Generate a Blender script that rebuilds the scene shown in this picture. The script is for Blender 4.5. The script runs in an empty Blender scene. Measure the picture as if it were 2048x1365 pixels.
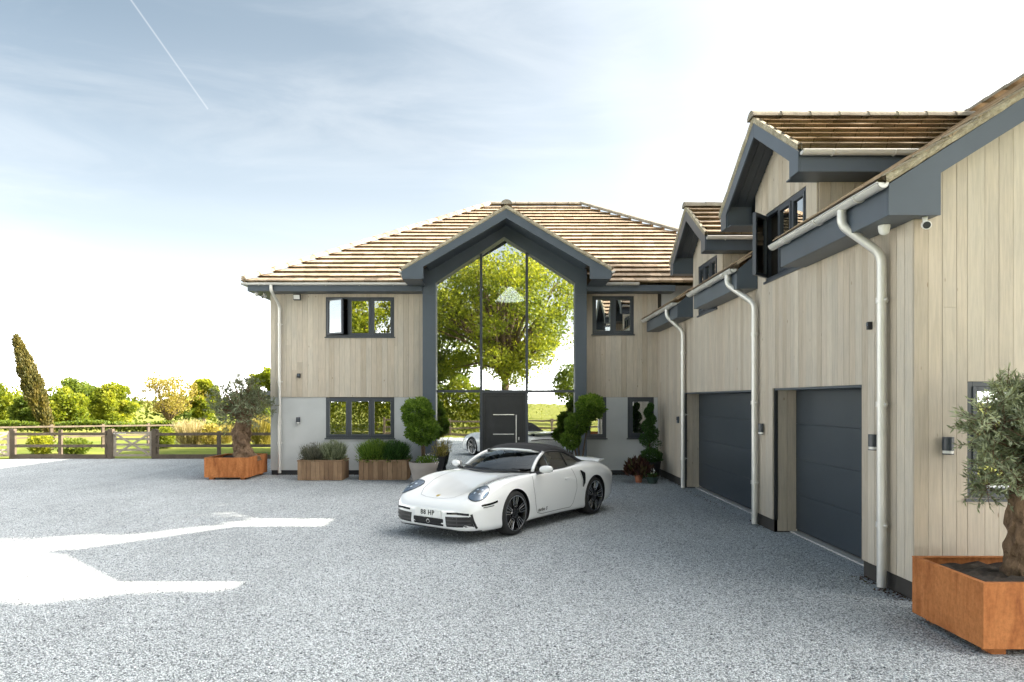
import bpy, bmesh, math, random
import numpy as np
from mathutils import Vector, Matrix
from mathutils.bvhtree import BVHTree

random.seed(7)
np.random.seed(7)
R = math.radians
scene = bpy.context.scene
COL = scene.collection

# ------------------------------------------------------------------ camera, sky, sun, exposure
cam_data = bpy.data.cameras.new('camera')
cam = bpy.data.objects.new('camera', cam_data)
COL.objects.link(cam)
cam.location = (0, 0, 2.1)
cam.rotation_euler = (R(90), 0, 0)
cam_data.sensor_width = 36.0
cam_data.lens = 36.0 * 1365 / 2048
cam_data.shift_x = 11 / 2048
cam_data.shift_y = 117.5 / 2048
cam_data.clip_start = 0.1
cam_data.clip_end = 6000
scene.camera = cam

SUN = Vector((1.545, 0.16, 1.0)).normalized()
SUN_EL = math.asin(SUN.z)
SUN_AZ = math.atan2(SUN.x, SUN.y)          # from +Y towards +X

world = bpy.data.worlds.new('World')
scene.world = world
world.use_nodes = True
wn, wl = world.node_tree.nodes, world.node_tree.links
wn.clear()
w_out = wn.new('ShaderNodeOutputWorld')
w_bg = wn.new('ShaderNodeBackground')
w_bg.inputs['Strength'].default_value = 0.15
sky = wn.new('ShaderNodeTexSky')
sky.sky_type = 'NISHITA'
sky.sun_disc = False
sky.sun_elevation = SUN_EL
sky.sun_rotation = SUN_AZ
sky.air_density = 1.0
sky.dust_density = 3.2
sky.ozone_density = 1.0
# hazy sky: pale towards the horizon and round the sun, thin cirrus streaks and a short contrail, all fixed in sky directions
w_tc = wn.new('ShaderNodeTexCoord')
def wmath(op, a, b=None):
    n = wn.new('ShaderNodeMath'); n.operation = op
    for i, x in enumerate((a, b)):
        if x is None: continue
        if isinstance(x, (int, float)): n.inputs[i].default_value = x
        else: wl.new(x, n.inputs[i])
    return n.outputs[0]
def wdot(v):
    n = wn.new('ShaderNodeVectorMath'); n.operation = 'DOT_PRODUCT'
    wl.new(w_tc.outputs['Generated'], n.inputs[0]); n.inputs[1].default_value = v
    return n.outputs['Value']
def wramp(x, lo, hi, stops):
    m = wn.new('ShaderNodeMapRange'); m.inputs['From Min'].default_value = lo; m.inputs['From Max'].default_value = hi
    wl.new(x, m.inputs['Value'])
    r = wn.new('ShaderNodeValToRGB'); cr = r.color_ramp; cr.interpolation = 'EASE'
    while len(cr.elements) < len(stops): cr.elements.new(.5)
    for e, (p, v) in zip(cr.elements, stops):
        e.position = (p - lo) / (hi - lo); e.color = (v, v, v, 1)
    wl.new(m.outputs['Result'], r.inputs['Fac'])
    return r.outputs['Color']
def wmix(fac, a, b, mode='MIX'):
    n = wn.new('ShaderNodeMixRGB'); n.blend_type = mode
    for k, x in zip(('Fac', 'Color1', 'Color2'), (fac, a, b)):
        if isinstance(x, (int, float)): n.inputs[k].default_value = x
        elif isinstance(x, tuple): n.inputs[k].default_value = (*x, 1)
        else: wl.new(x, n.inputs[k])
    return n.outputs['Color']
def px_dir(x, y): return Vector(((x - 1013) / 1365, 1, (800 - y) / 1365)).normalized()
w_map = wn.new('ShaderNodeMapping')
w_map.inputs['Rotation'].default_value = (0, 0, R(25))
w_map.inputs['Scale'].default_value = (1.3, 3.6, 8.0)
w_noise = wn.new('ShaderNodeTexNoise')
w_noise.inputs['Scale'].default_value = 1.6
w_noise.inputs['Detail'].default_value = 7
w_noise.inputs['Roughness'].default_value = 0.6
w_noise.inputs['Distortion'].default_value = 0.5
wl.new(w_tc.outputs['Generated'], w_map.inputs['Vector'])
wl.new(w_map.outputs['Vector'], w_noise.inputs['Vector'])
cirrus = wramp(w_noise.outputs['Fac'], 0, 1, [(.42, 0), (.75, 1)])
elev = wramp(wdot((0, 0, 1)), -.1, 1, [(0, 1), (.04, .62), (.08, .27), (.12, .095), (.17, .048), (.23, .033), (.29, .023), (.37, .011), (.47, .002)])
glow = wramp(wdot(tuple(SUN)), -1, 1, [(-.2, 0), (.12, .006), (.35, .020), (.45, .033), (.58, .048), (.68, .10), (.78, .32), (.88, .72), (1, 1)])
c = wmix(.62, sky.outputs['Color'], (.80, 1.00, 1.10))
c = wmix(1.0, c, (.225, .228, .219), 'MULTIPLY')
c = wmix(elev, c, (8.6, 8.5, 8.35))
c = wmix(glow, c, (8.4, 8.1, 7.6))
c = wmix(wmath('MULTIPLY', cirrus, .26), c, (.80, .825, .84))
_a, _b = px_dir(230, -45), px_dir(416, 219)
_n = _a.cross(_b).normalized()
_m = (_a + _b).normalized()
_half = math.cos(_a.angle(_b) / 2)
c_line = wmath('MAXIMUM', wmath('SUBTRACT', 1.0, wmath('DIVIDE', wmath('ABSOLUTE', wdot(_n)), 0.0014)), 0.0)
c_line = wmath('MULTIPLY', c_line, wmath('GREATER_THAN', wdot(_m), _half))
c = wmix(wmath('MULTIPLY', c_line, .38), c, (.78, .81, .84))
wl.new(c, w_bg.inputs['Color'])
wl.new(w_bg.outputs['Background'], w_out.inputs['Surface'])

sun_data = bpy.data.lights.new('sun', 'SUN')
sun_data.energy = 2.1
sun_data.angle = R(0.5)
sun_data.color = (1.0, 0.90, 0.76)
sun = bpy.data.objects.new('sun', sun_data)
COL.objects.link(sun)
sun.rotation_euler = SUN.to_track_quat('Z', 'Y').to_euler()

vs = scene.view_settings
vs.view_transform = 'Standard'
vs.look = 'None'
vs.gamma = 1.0
vs.use_curve_mapping = False
vs.exposure = 3.32
scene.cycles.max_bounces = 8
scene.cycles.transparent_max_bounces = 12
scene.cycles.sample_clamp_indirect = 6.0
scene.cycles.caustics_reflective = False
scene.cycles.caustics_refractive = False
scene.cycles.use_denoising = True

# ------------------------------------------------------------------ helpers
BASE = {}

def px(x, y, Y):
    """photo pixel at depth Y -> world X, Z (used to measure the place)"""
    return (x - 1013) * Y / 1365, 2.1 + (800 - y) * Y / 1365

def tag(o, label, cat, group=None, kind=None):
    if label: o['label'] = label
    if cat: o['category'] = cat
    if group: o['group'] = group
    if kind: o['kind'] = kind
    return o

def thing(name, label, cat, loc=(0, 0, 0), rotz=0.0, group=None):
    o = bpy.data.objects.new(name, None)
    COL.objects.link(o)
    o.location = loc
    o.rotation_euler = (0, 0, rotz)
    o.empty_display_size = 0.3
    BASE[o.name] = Vector(loc)
    return tag(o, label, cat, group)

def root_of(o):
    while o.parent: o = o.parent
    return o

class MB:
    """collects simple solids, builds ONE mesh object"""
    def __init__(s): s.v, s.f = [], []
    def add(s, vs_, fs):
        n = len(s.v)
        s.v += [tuple(p) for p in vs_]
        s.f += [tuple(i + n for i in f) for f in fs]
        return s
    def hexa(s, p):
        return s.add(p, [(0, 3, 2, 1), (4, 5, 6, 7), (0, 1, 5, 4), (1, 2, 6, 5), (2, 3, 7, 6), (3, 0, 4, 7)])
    def box(s, x0, x1, y0, y1, z0, z1):
        return s.hexa([(x0, y0, z0), (x1, y0, z0), (x1, y1, z0), (x0, y1, z0), (x0, y0, z1), (x1, y0, z1), (x1, y1, z1), (x0, y1, z1)])
    def prism(s, poly, ext):
        n = len(poly); e = Vector(ext)
        a = [Vector(p) for p in poly]
        b = [p + e for p in a]
        fs = [tuple(range(n)), tuple(range(2 * n - 1, n - 1, -1))]
        fs += [(i, (i + 1) % n, n + (i + 1) % n, n + i) for i in range(n)]
        return s.add(a + b, fs)
    def tube(s, pts, rad, seg=10, cap=True):
        pts = [Vector(p) for p in pts]
        n = len(pts)
        rr = rad if isinstance(rad, (list, tuple)) else [rad] * n
        rings, up = [], None
        for i, p in enumerate(pts):
            d = (pts[min(i + 1, n - 1)] - pts[max(i - 1, 0)]).normalized()
            if up is None:
                up = Vector((0, 0, 1)) if abs(d.z) < 0.9 else Vector((1, 0, 0))
            a = d.cross(up)
            if a.length < 1e-5: a = d.cross(Vector((0, 1, 0)))
            a.normalize(); b = a.cross(d).normalized(); up = b
            rings.append([p + (a * math.cos(2 * math.pi * k / seg) + b * math.sin(2 * math.pi * k / seg)) * rr[i] for k in range(seg)])
        vs_ = [q for r in rings for q in r]
        fs = []
        for i in range(n - 1):
            for k in range(seg):
                k2 = (k + 1) % seg
                fs.append((i * seg + k, i * seg + k2, (i + 1) * seg + k2, (i + 1) * seg + k))
        if cap:
            fs += [tuple(range(seg - 1, -1, -1)), tuple((n - 1) * seg + k for k in range(seg))]
        return s.add(vs_, fs)
    def lathe(s, prof, c=(0, 0, 0), seg=24, axis='Z'):
        vs_, fs, n = [], [], len(prof)
        for r, z in prof:
            for k in range(seg):
                a = 2 * math.pi * k / seg
                if axis == 'Z': vs_.append((c[0] + r * math.cos(a), c[1] + r * math.sin(a), c[2] + z))
                elif axis == 'Y': vs_.append((c[0] + r * math.cos(a), c[1] + z, c[2] + r * math.sin(a)))
                else: vs_.append((c[0] + z, c[1] + r * math.cos(a), c[2] + r * math.sin(a)))
        for i in range(n - 1):
            for k in range(seg):
                k2 = (k + 1) % seg
                fs.append((i * seg + k, i * seg + k2, (i + 1) * seg + k2, (i + 1) * seg + k))
        return s.add(vs_, fs)
    def grid(s, rows):
        n, m = len(rows), len(rows[0])
        return s.add([p for r in rows for p in r], [(i * m + j, i * m + j + 1, (i + 1) * m + j + 1, (i + 1) * m + j) for i in range(n - 1) for j in range(m - 1)])
    def build(s, name, mat, parent=None, smooth=False, bevel=0.0, local=False, normals=True, autosmooth=None):
        off = Vector((0, 0, 0))
        if parent is not None and not local:
            off = BASE.get(root_of(parent).name, off)
        me = bpy.data.meshes.new(name)
        me.from_pydata([(p[0] - off.x, p[1] - off.y, p[2] - off.z) for p in s.v], [], s.f)
        if normals:
            bm = bmesh.new(); bm.from_mesh(me)
            bmesh.ops.recalc_face_normals(bm, faces=bm.faces)
            bm.to_mesh(me); bm.free()
        me.materials.append(mat)
        if smooth:
            me.polygons.foreach_set('use_smooth', [True] * len(me.polygons))
        o = bpy.data.objects.new(name, me)
        COL.objects.link(o)
        o.parent = parent
        if autosmooth is not None:
            me.set_sharp_from_angle(angle=R(autosmooth))
        if bevel:
            m = o.modifiers.new('bevel', 'BEVEL'); m.width = bevel; m.segments = 2; m.limit_method = 'ANGLE'; m.angle_limit = R(40)
        return o

def box_part(name, mat, parent, x0, x1, y0, y1, z0, z1, bevel=0.0, local=False):
    return MB().box(x0, x1, y0, y1, z0, z1).build(name, mat, parent, bevel=bevel, local=local)

UNIT = {}
def piece(name, mat, parent, x0, x1, y0, y1, z0, z1, local=False):
    """box piece: shared unit-cube mesh, scaled into place"""
    key = mat.name
    if key not in UNIT:
        m = MB().box(-.5, .5, -.5, .5, -.5, .5)
        me = bpy.data.meshes.new('piece_' + key)
        me.from_pydata(m.v, [], m.f)
        me.materials.append(mat)
        UNIT[key] = me
    o = bpy.data.objects.new(name, UNIT[key])
    COL.objects.link(o)
    o.parent = parent
    off = Vector((0, 0, 0)) if (local or parent is None) else BASE.get(root_of(parent).name, Vector((0, 0, 0)))
    o.location = Vector(((x0 + x1) / 2, (y0 + y1) / 2, (z0 + z1) / 2)) - off
    o.scale = (x1 - x0, y1 - y0, z1 - z0)
    return o

def copy_tree(o, parent=None):
    c = o.copy(); COL.objects.link(c); c.parent = parent
    for ch in list(o.children): copy_tree(ch, c)
    return c

# ------------------------------------------------------------------ materials
class NT:
    def __init__(s, name):
        s.m = bpy.data.materials.new(name); s.m.use_nodes = True
        s.n, s.l = s.m.node_tree.nodes, s.m.node_tree.links
        s.b = s.n['Principled BSDF']; s.out = s.n['Material Output']
    def new(s, t, **kw):
        n = s.n.new(t)
        for k, v in kw.items():
            if hasattr(n, k): setattr(n, k, v)
            else: n.inputs[k.replace('_', ' ')].default_value = v
        return n
    def link(s, a, b): s.l.new(a, b)
    def pos(s, scale=(1, 1, 1), rot=(0, 0, 0), obj=False):
        if obj:
            g = s.new('ShaderNodeTexCoord'); src = g.outputs['Object']
        else:
            g = s.new('ShaderNodeNewGeometry'); src = g.outputs['Position']
        m = s.new('ShaderNodeMapping'); m.inputs['Scale'].default_value = scale; m.inputs['Rotation'].default_value = rot
        s.link(src, m.inputs['Vector'])
        return m.outputs['Vector']
    def noise(s, vec, scale, detail=4, rough=.55, dist=0.0):
        n = s.new('ShaderNodeTexNoise'); n.inputs['Scale'].default_value = scale; n.inputs['Detail'].default_value = detail
        n.inputs['Roughness'].default_value = rough; n.inputs['Distortion'].default_value = dist
        s.link(vec, n.inputs['Vector']); return n.outputs['Fac']
    def ramp(s, fac, stops, interp='LINEAR'):
        n = s.new('ShaderNodeValToRGB'); cr = n.color_ramp; cr.interpolation = interp
        while len(cr.elements) < len(stops): cr.elements.new(0.5)
        for e, (p, c) in zip(cr.elements, stops):
            e.position = p; e.color = (c[0], c[1], c[2], 1) if isinstance(c, (tuple, list)) else (c, c, c, 1)
        s.link(fac, n.inputs['Fac']); return n.outputs['Color']
    def mix(s, fac, a, b, mode='MIX'):
        n = s.new('ShaderNodeMixRGB'); n.blend_type = mode
        for i, x in zip(('Fac', 'Color1', 'Color2'), (fac, a, b)):
            if isinstance(x, (int, float)): n.inputs[i].default_value = x if i == 'Fac' else (x, x, x, 1)
            elif isinstance(x, (tuple, list)): n.inputs[i].default_value = (x[0], x[1], x[2], 1)
            else: s.link(x, n.inputs[i])
        return n.outputs['Color']
    def math(s, op, a, b=0.0):
        n = s.new('ShaderNodeMath'); n.operation = op
        for i, x in enumerate((a, b)):
            if isinstance(x, (int, float)): n.inputs[i].default_value = x
            else: s.link(x, n.inputs[i])
        return n.outputs[0]
    def bump(s, h, strength=.3, dist=.01):
        n = s.new('ShaderNodeBump'); n.inputs['Strength'].default_value = strength; n.inputs['Distance'].default_value = dist
        s.link(h, n.inputs['Height']); s.link(n.outputs['Normal'], s.b.inputs['Normal']); return n
    def rnd(s):
        return s.new('ShaderNodeObjectInfo').outputs['Random']
    def set(s, **kw):
        for k, v in kw.items():
            k = k.replace('_', ' ')
            if isinstance(v, (int, float)): s.b.inputs[k].default_value = v
            elif isinstance(v, (tuple, list)): s.b.inputs[k].default_value = (v[0], v[1], v[2], 1) if len(v) == 3 else v
            else: s.link(v, s.b.inputs[k])
        return s

def plain(name, col, rough=.5, metal=0.0, var=.12, scale=6.0, bump=0.0, bscale=80.0, spec=None, coat=None):
    t = NT(name)
    p = t.pos()
    n = t.noise(p, scale, 5)
    c0 = tuple(x * (1 - var) for x in col); c1 = tuple(min(1, x * (1 + var)) for x in col)
    t.set(Base_Color=t.ramp(n, [(.3, c0), (.7, c1)]), Roughness=rough, Metallic=metal)
    if bump: t.bump(t.noise(p, bscale, 4), bump, .004)
    if spec is not None: t.set(Specular_IOR_Level=spec)
    if coat is not None: t.set(Coat_Weight=coat, Coat_Roughness=.03)
    return t.m

def make_materials():
    M = {}
    # gravel: angular stone chips, pale with a few darker ones
    t = NT('gravel')
    p = t.pos()
    def vor(scale, feat='F1'):
        v = t.new('ShaderNodeTexVoronoi'); v.feature = feat; v.inputs['Scale'].default_value = scale
        v.inputs['Randomness'].default_value = 1.0
        t.link(p, v.inputs['Vector']); return v
    v1, v2 = vor(72), vor(27)
    sep = t.new('ShaderNodeSeparateColor'); t.link(v1.outputs['Color'], sep.inputs['Color'])
    col = t.ramp(sep.outputs[0], [(0, (.10, .11, .125)), (.10, (.38, .41, .43)), (.5, (.61, .65, .675)), (1, (.78, .815, .84))])
    sep2 = t.new('ShaderNodeSeparateColor'); t.link(v2.outputs['Color'], sep2.inputs['Color'])
    col = t.mix(.35, col, t.ramp(sep2.outputs[1], [(0, .55), (.15, .85), (1, 1.1)]), 'MULTIPLY')
    gap = t.ramp(v1.outputs['Distance'], [(.38, 1.0), (.64, .22)])
    col = t.mix(.75, col, gap, 'MULTIPLY')
    big = t.noise(t.pos(scale=(1, .55, 1)), .8, 5, .6)
    col = t.mix(.7, col, t.ramp(big, [(.3, .80), (.7, 1.08)]), 'MULTIPLY')
    track = t.noise(t.pos(scale=(.9, .22, 1), rot=(0, 0, R(35))), 1.1, 4, .55, .8)
    col = t.mix(.5, col, t.ramp(track, [(.36, .86), (.5, 1.02), (.7, 1.06)]), 'MULTIPLY')
    t.set(Base_Color=col, Roughness=.85, Specular_IOR_Level=.25)
    hgt = t.math('ADD', t.math('MULTIPLY', t.math('SUBTRACT', 1.0, v1.outputs['Distance']), 1.0), t.math('MULTIPLY', sep.outputs[1], .5))
    t.bump(hgt, .8, .012)
    M['gravel'] = t.m
    for nm, a, b, c in (('lawn', (.085, .12, .02), (.16, .19, .035), (.27, .25, .07)), ('field', (.12, .14, .025), (.20, .21, .045), (.28, .26, .08))):
        t = NT(nm); p = t.pos()
        n1, n2 = t.noise(p, .35, 5, .6), t.noise(p, 30, 3, .7)
        col = t.ramp(n1, [(.3, a), (.55, b), (.75, c)])
        col = t.mix(.5, col, t.ramp(n2, [(.3, .55), (.7, 1.25)]), 'MULTIPLY')
        t.set(Base_Color=col, Roughness=.95, Specular_IOR_Level=.1); t.bump(n2, .8, .03)
        M[nm] = t.m
    # thermally treated vertical cladding, silvered
    t = NT('cladding'); r = t.rnd()
    cmb = t.new('ShaderNodeCombineXYZ'); t.link(t.math('MULTIPLY', r, 37.0), cmb.inputs[0]); t.link(t.math('MULTIPLY', r, 91.0), cmb.inputs[2])
    add = t.new('ShaderNodeVectorMath'); add.operation = 'ADD'
    t.link(t.pos(), add.inputs[0]); t.link(cmb.outputs[0], add.inputs[1])
    mp = t.new('ShaderNodeMapping'); mp.inputs['Scale'].default_value = (1, 1, .06); t.link(add.outputs[0], mp.inputs['Vector'])
    g1 = t.noise(mp.outputs[0], 45, 6, .6, .6)
    g2 = t.noise(add.outputs[0], 1.4, 4, .6)
    base = t.ramp(r, [(0, (.48, .41, .325)), (.35, (.57, .495, .405)), (.7, (.53, .47, .39)), (1, (.61, .54, .445))])
    col = t.mix(.55, base, t.ramp(g1, [(.3, .72), (.6, 1.06), (.75, 1.1)]), 'MULTIPLY')
    col = t.mix(.6, col, t.ramp(g2, [(.3, (.85, .88, .90)), (.7, (1.06, 1.04, 1.0))]), 'MULTIPLY')
    kv = t.new('ShaderNodeTexVoronoi'); kv.inputs['Scale'].default_value = 1.0
    km = t.new('ShaderNodeMapping'); km.inputs['Scale'].default_value = (5.5, 5.5, 2.2); t.link(add.outputs[0], km.inputs['Vector']); t.link(km.outputs[0], kv.inputs['Vector'])
    col = t.mix(.75, col, t.ramp(kv.outputs['Distance'], [(.035, (.42, .33, .25)), (.075, (1, 1, 1))]), 'MULTIPLY')
    # fine machined grooves along each board: real but tiny relief
    wv = t.new('ShaderNodeTexWave'); wv.inputs['Scale'].default_value = 14; wv.bands_direction = 'DIAGONAL'
    t.link(t.pos(scale=(1, 1, 0)), wv.inputs['Vector'])
    t.set(Base_Color=col, Roughness=.75, Specular_IOR_Level=.25)
    t.bump(t.math('ADD', g1, t.math('MULTIPLY', wv.outputs['Fac'], .2)), .25, .004)
    M['cladding'] = t.m
    M['render'] = plain('render', (.50, .51, .505), .9, var=.06, scale=1.5, bump=.15, bscale=160)
    M['sheathing'] = plain('sheathing', (.05, .045, .04), .9)
    M['anthracite'] = plain('anthracite', (.066, .084, .106), .42, var=.08, scale=2.0, bump=.03, bscale=30)
    M['anthracite_frame'] = plain('anthracite_frame', (.042, .05, .062), .35, var=.08, scale=3.0)
    M['plinth'] = plain('plinth', (.022, .023, .026), .7)
    M['garage_door'] = plain('garage_door', (.040, .052, .064), .45, var=.05, scale=1.5, bump=.10, bscale=220)
    M['door_black'] = plain('door_black', (.020, .021, .023), .45, var=.1)
    M['steel'] = plain('steel', (.62, .62, .61), .28, 1.0, var=.05)
    M['galvanised'] = plain('galvanised', (.66, .645, .61), .38, .35, var=.05, scale=4.0)
    # concrete roof tiles, weathered sandy brown, lichen
    t = NT('roof_tile'); p = t.pos(); r = t.rnd()
    n1, n2, n3 = t.noise(p, 5.0, 6, .65), t.noise(t.pos(scale=(3.1, 3.1, 3.1)), 1.0, 2), t.noise(p, 60, 3, .7)
    col = t.ramp(n1, [(.25, (.30, .225, .155)), (.5, (.41, .32, .23)), (.75, (.50, .41, .31))])
    col = t.mix(.35, col, t.ramp(n2, [(.35, (.8, .7, .6)), (.65, (1.1, 1.1, 1.1))]), 'MULTIPLY')
    col = t.mix(.4, col, t.ramp(n3, [(.3, .6), (.7, 1.2)]), 'MULTIPLY')
    sx = t.new('ShaderNodeSeparateXYZ'); t.link(t.pos(), sx.inputs[0])
    u = t.math('ADD', t.math('DIVIDE', sx.outputs[0], .33), t.math('MULTIPLY', r, 7.3))
    wn_ = t.new('ShaderNodeTexWhiteNoise'); wn_.noise_dimensions = '2D'
    cx = t.new('ShaderNodeCombineXYZ'); t.link(t.math('FLOOR', u), cx.inputs[0]); t.link(r, cx.inputs[1]); t.link(cx.outputs[0], wn_.inputs['Vector'])
    col = t.mix(1.0, col, t.ramp(wn_.outputs['Value'], [(0, .72), (.5, .96), (1, 1.15)]), 'MULTIPLY')
    col = t.mix(1.0, col, t.ramp(t.math('FRACT', u), [(0, .45), (.035, .5), (.05, 1.0)]), 'MULTIPLY')
    t.set(Base_Color=col, Roughness=.9, Specular_IOR_Level=.2); t.bump(n3, .3, .006)
    M['roof_tile'] = t.m
    t = NT('ridge_tile'); p = t.pos(); n1, n3 = t.noise(p, 7, 6, .65), t.noise(p, 45, 3, .7)
    col = t.ramp(n1, [(.3, (.20, .17, .13)), (.55, (.28, .25, .20)), (.75, (.38, .35, .25))])
    col = t.mix(.5, col, t.ramp(n3, [(.3, .5), (.7, 1.25)]), 'MULTIPLY')
    t.set(Base_Color=col, Roughness=.95); t.bump(n3, .5, .01); M['ridge_tile'] = t.m
    t = NT('mortar'); p = t.pos(); n1, n3 = t.noise(p, 9, 6, .65), t.noise(p, 35, 4, .7)
    col = t.ramp(n1, [(.3, (.26, .22, .15)), (.55, (.42, .37, .27)), (.75, (.55, .50, .38))])
    col = t.mix(.6, col, t.ramp(n3, [(.32, .45), (.6, 1.15)]), 'MULTIPLY')
    t.set(Base_Color=col, Roughness=.95); t.bump(n3, .8, .02); M['mortar'] = t.m
    # coated glazing: part mirror, part clear
    def glass(nm, refl, tint, rough=.0, wav=.05):
        t = NT(nm); t.n.remove(t.b)
        g = t.new('ShaderNodeBsdfGlossy'); g.inputs['Roughness'].default_value = rough; g.inputs['Color'].default_value = (.95, .97, .97, 1)
        tr = t.new('ShaderNodeBsdfTransparent'); tr.inputs['Color'].default_value = (*tint, 1)
        lw = t.new('ShaderNodeLayerWeight'); lw.inputs['Blend'].default_value = .25
        fac = t.math('ADD', t.math('MULTIPLY', lw.outputs['Fresnel'], 1 - refl), refl)
        mx = t.new('ShaderNodeMixShader')
        t.link(fac, mx.inputs[0]); t.link(tr.outputs[0], mx.inputs[1]); t.link(g.outputs[0], mx.inputs[2])
        if wav:
            bp = t.new('ShaderNodeBump'); bp.inputs['Strength'].default_value = wav; bp.inputs['Distance'].default_value = .02
            t.link(t.noise(t.pos(), 1.3, 2), bp.inputs['Height']); t.link(bp.outputs['Normal'], g.inputs['Normal'])
        t.link(mx.outputs[0], t.out.inputs['Surface'])
        return t.m
    M['glass_hall'] = glass('glass_hall', .66, (.62, .68, .66))
    M['glass_window'] = glass('glass_window', .50, (.6, .64, .64), wav=.03)
    M['glass_car'] = glass('glass_car', .10, (.52, .57, .58), wav=0)
    M['interior_wall'] = plain('interior_wall', (.62, .60, .56), .8, var=.03)
    M['interior_floor'] = plain('interior_floor', (.20, .16, .12), .4, var=.1)
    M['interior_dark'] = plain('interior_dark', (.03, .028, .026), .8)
    M['curtain'] = plain('curtain', (.20, .15, .11), .9, var=.25, scale=14)
    t = NT('lamp_white'); t.set(Base_Color=(.85, .84, .80), Roughness=.6, Emission_Color=(1, .96, .88), Emission_Strength=.6); M['lamp_white'] = t.m
    # weathering steel
    t = NT('corten'); p = t.pos()
    n1 = t.noise(t.pos(scale=(3, 3, .7)), 2.2, 7, .68, .4); n2 = t.noise(p, 26, 5, .7)
    col = t.ramp(n1, [(.28, (.20, .06, .02)), (.45, (.40, .14, .043)), (.60, (.53, .205, .068)), (.78, (.34, .105, .032))])
    col = t.mix(.5, col, t.ramp(n2, [(.3, .5), (.55, 1.0), (.75, 1.2)]), 'MULTIPLY')
    t.set(Base_Color=col, Roughness=.8, Specular_IOR_Level=.25); t.bump(n2, .2, .004); M['corten'] = t.m
    t = NT('planter_wood'); r = t.rnd(); p = t.pos(scale=(1, 1, .08)); n1 = t.noise(p, 50, 5, .6, .5); n2 = t.noise(t.pos(), 5, 4)
    col = t.ramp(r, [(0, (.20, .115, .06)), (.5, (.27, .165, .09)), (1, (.33, .21, .12))])
    col = t.mix(.6, col, t.ramp(n1, [(.3, .55), (.7, 1.15)]), 'MULTIPLY'); col = t.mix(.5, col, t.ramp(n2, [(.3, .7), (.7, 1.1)]), 'MULTIPLY')
    t.set(Base_Color=col, Roughness=.75); t.bump(n1, .3, .004); M['planter_wood'] = t.m
    M['soil'] = plain('soil', (.035, .025, .018), .95, var=.5, scale=40, bump=1.0, bscale=60)
    M['pot_taupe'] = plain('pot_taupe', (.31, .275, .25), .75, var=.06, scale=3, bump=.05)
    M['pot_black'] = plain('pot_black', (.02, .021, .024), .55)
    M['pot_green'] = plain('pot_green', (.035, .06, .05), .35)
    M['terracotta'] = plain('terracotta', (.33, .12, .06), .8, var=.2, scale=12)
    t = NT('fence_wood'); p = t.pos(); n1, n2 = t.noise(p, 3, 5), t.noise(p, 30, 4, .7)
    col = t.ramp(n1, [(.3, (.085, .066, .046)), (.7, (.15, .115, .08))]); col = t.mix(.5, col, t.ramp(n2, [(.3, .6), (.7, 1.15)]), 'MULTIPLY')
    t.set(Base_Color=col, Roughness=.9); M['fence_wood'] = t.m
    M['gate_wood'] = plain('gate_wood', (.34, .29, .23), .85, var=.2, scale=8)
    for nm, c, sc in (('bark', (.13, .095, .065), 12), ('olive_bark', (.21, .14, .09), 14)):
        t = NT(nm); p = t.pos(scale=(1, 1, .5)); n1, n2 = t.noise(p, sc, 7, .72, 1.0), t.noise(p, sc * 3, 5, .7)
        col = t.ramp(n1, [(.3, tuple(x * .28 for x in c)), (.5, c), (.72, tuple(x * 1.7 for x in c))])
        t.set(Base_Color=t.mix(.4, col, t.ramp(n2, [(.3, .5), (.7, 1.2)]), 'MULTIPLY'), Roughness=.95, Specular_IOR_Level=.1)
        t.bump(t.math('ADD', n1, t.math('MULTIPLY', n2, .6)), 1.0, .03); M[nm] = t.m
    # foliage: per-leaf value comes from the mesh attribute 'leafval'
    def leaf(nm, dark, mid, light, trans=.35, rough=.55):
        t = NT(nm)
        a = t.new('ShaderNodeAttribute'); a.attribute_name = 'leafval'
        col = t.ramp(a.outputs['Fac'], [(0, dark), (.55, mid), (1, light)])
        t.set(Base_Color=col, Roughness=rough, Specular_IOR_Level=.3)
        tl = t.new('ShaderNodeBsdfTranslucent'); t.link(t.mix(1.0, col, (1.25, 1.2, .6), 'MULTIPLY'), tl.inputs['Color'])
        mx = t.new('ShaderNodeMixShader'); mx.inputs[0].default_value = trans
        t.link(t.b.outputs[0], mx.inputs[1]); t.link(tl.outputs[0], mx.inputs[2]); t.link(mx.outputs[0], t.out.inputs['Surface'])
        return t.m
    M['leaf_oak'] = leaf('leaf_oak', (.075, .12, .012), (.22, .26, .025), (.42, .42, .045), .55)
    M['leaf_green'] = leaf('leaf_green', (.055, .095, .015), (.15, .205, .03), (.27, .31, .05), .5)
    M['leaf_gold'] = leaf('leaf_gold', (.16, .13, .03), (.30, .25, .06), (.44, .38, .10), .45)
    M['leaf_cypress'] = leaf('leaf_cypress', (.04, .05, .014), (.12, .105, .028), (.26, .20, .05), .25)
    M['leaf_olive'] = leaf('leaf_olive', (.08, .10, .055), (.23, .265, .165), (.43, .47, .33), .3, .45)
    M['leaf_box'] = leaf('leaf_box', (.045, .09, .014), (.14, .24, .035), (.27, .38, .07), .45)
    M['leaf_dark'] = leaf('leaf_dark', (.018, .045, .012), (.05, .12, .028), (.10, .20, .05), .3)
    M['leaf_lavender'] = leaf('leaf_lavender', (.055, .06, .045), (.14, .15, .11), (.25, .23, .18), .2, .8)
    M['leaf_grass'] = leaf('leaf_grass', (.16, .15, .03), (.30, .26, .06), (.48, .40, .16), .35)
    M['leaf_pale'] = leaf('leaf_pale', (.28, .24, .12), (.46, .39, .22), (.62, .54, .36), .35)
    M['leaf_red'] = leaf('leaf_red', (.05, .02, .018), (.11, .05, .035), (.10, .11, .04), .25)
    M['flower_white'] = plain('flower_white', (.8, .8, .76), .7)
    return M
M = make_materials()
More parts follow.
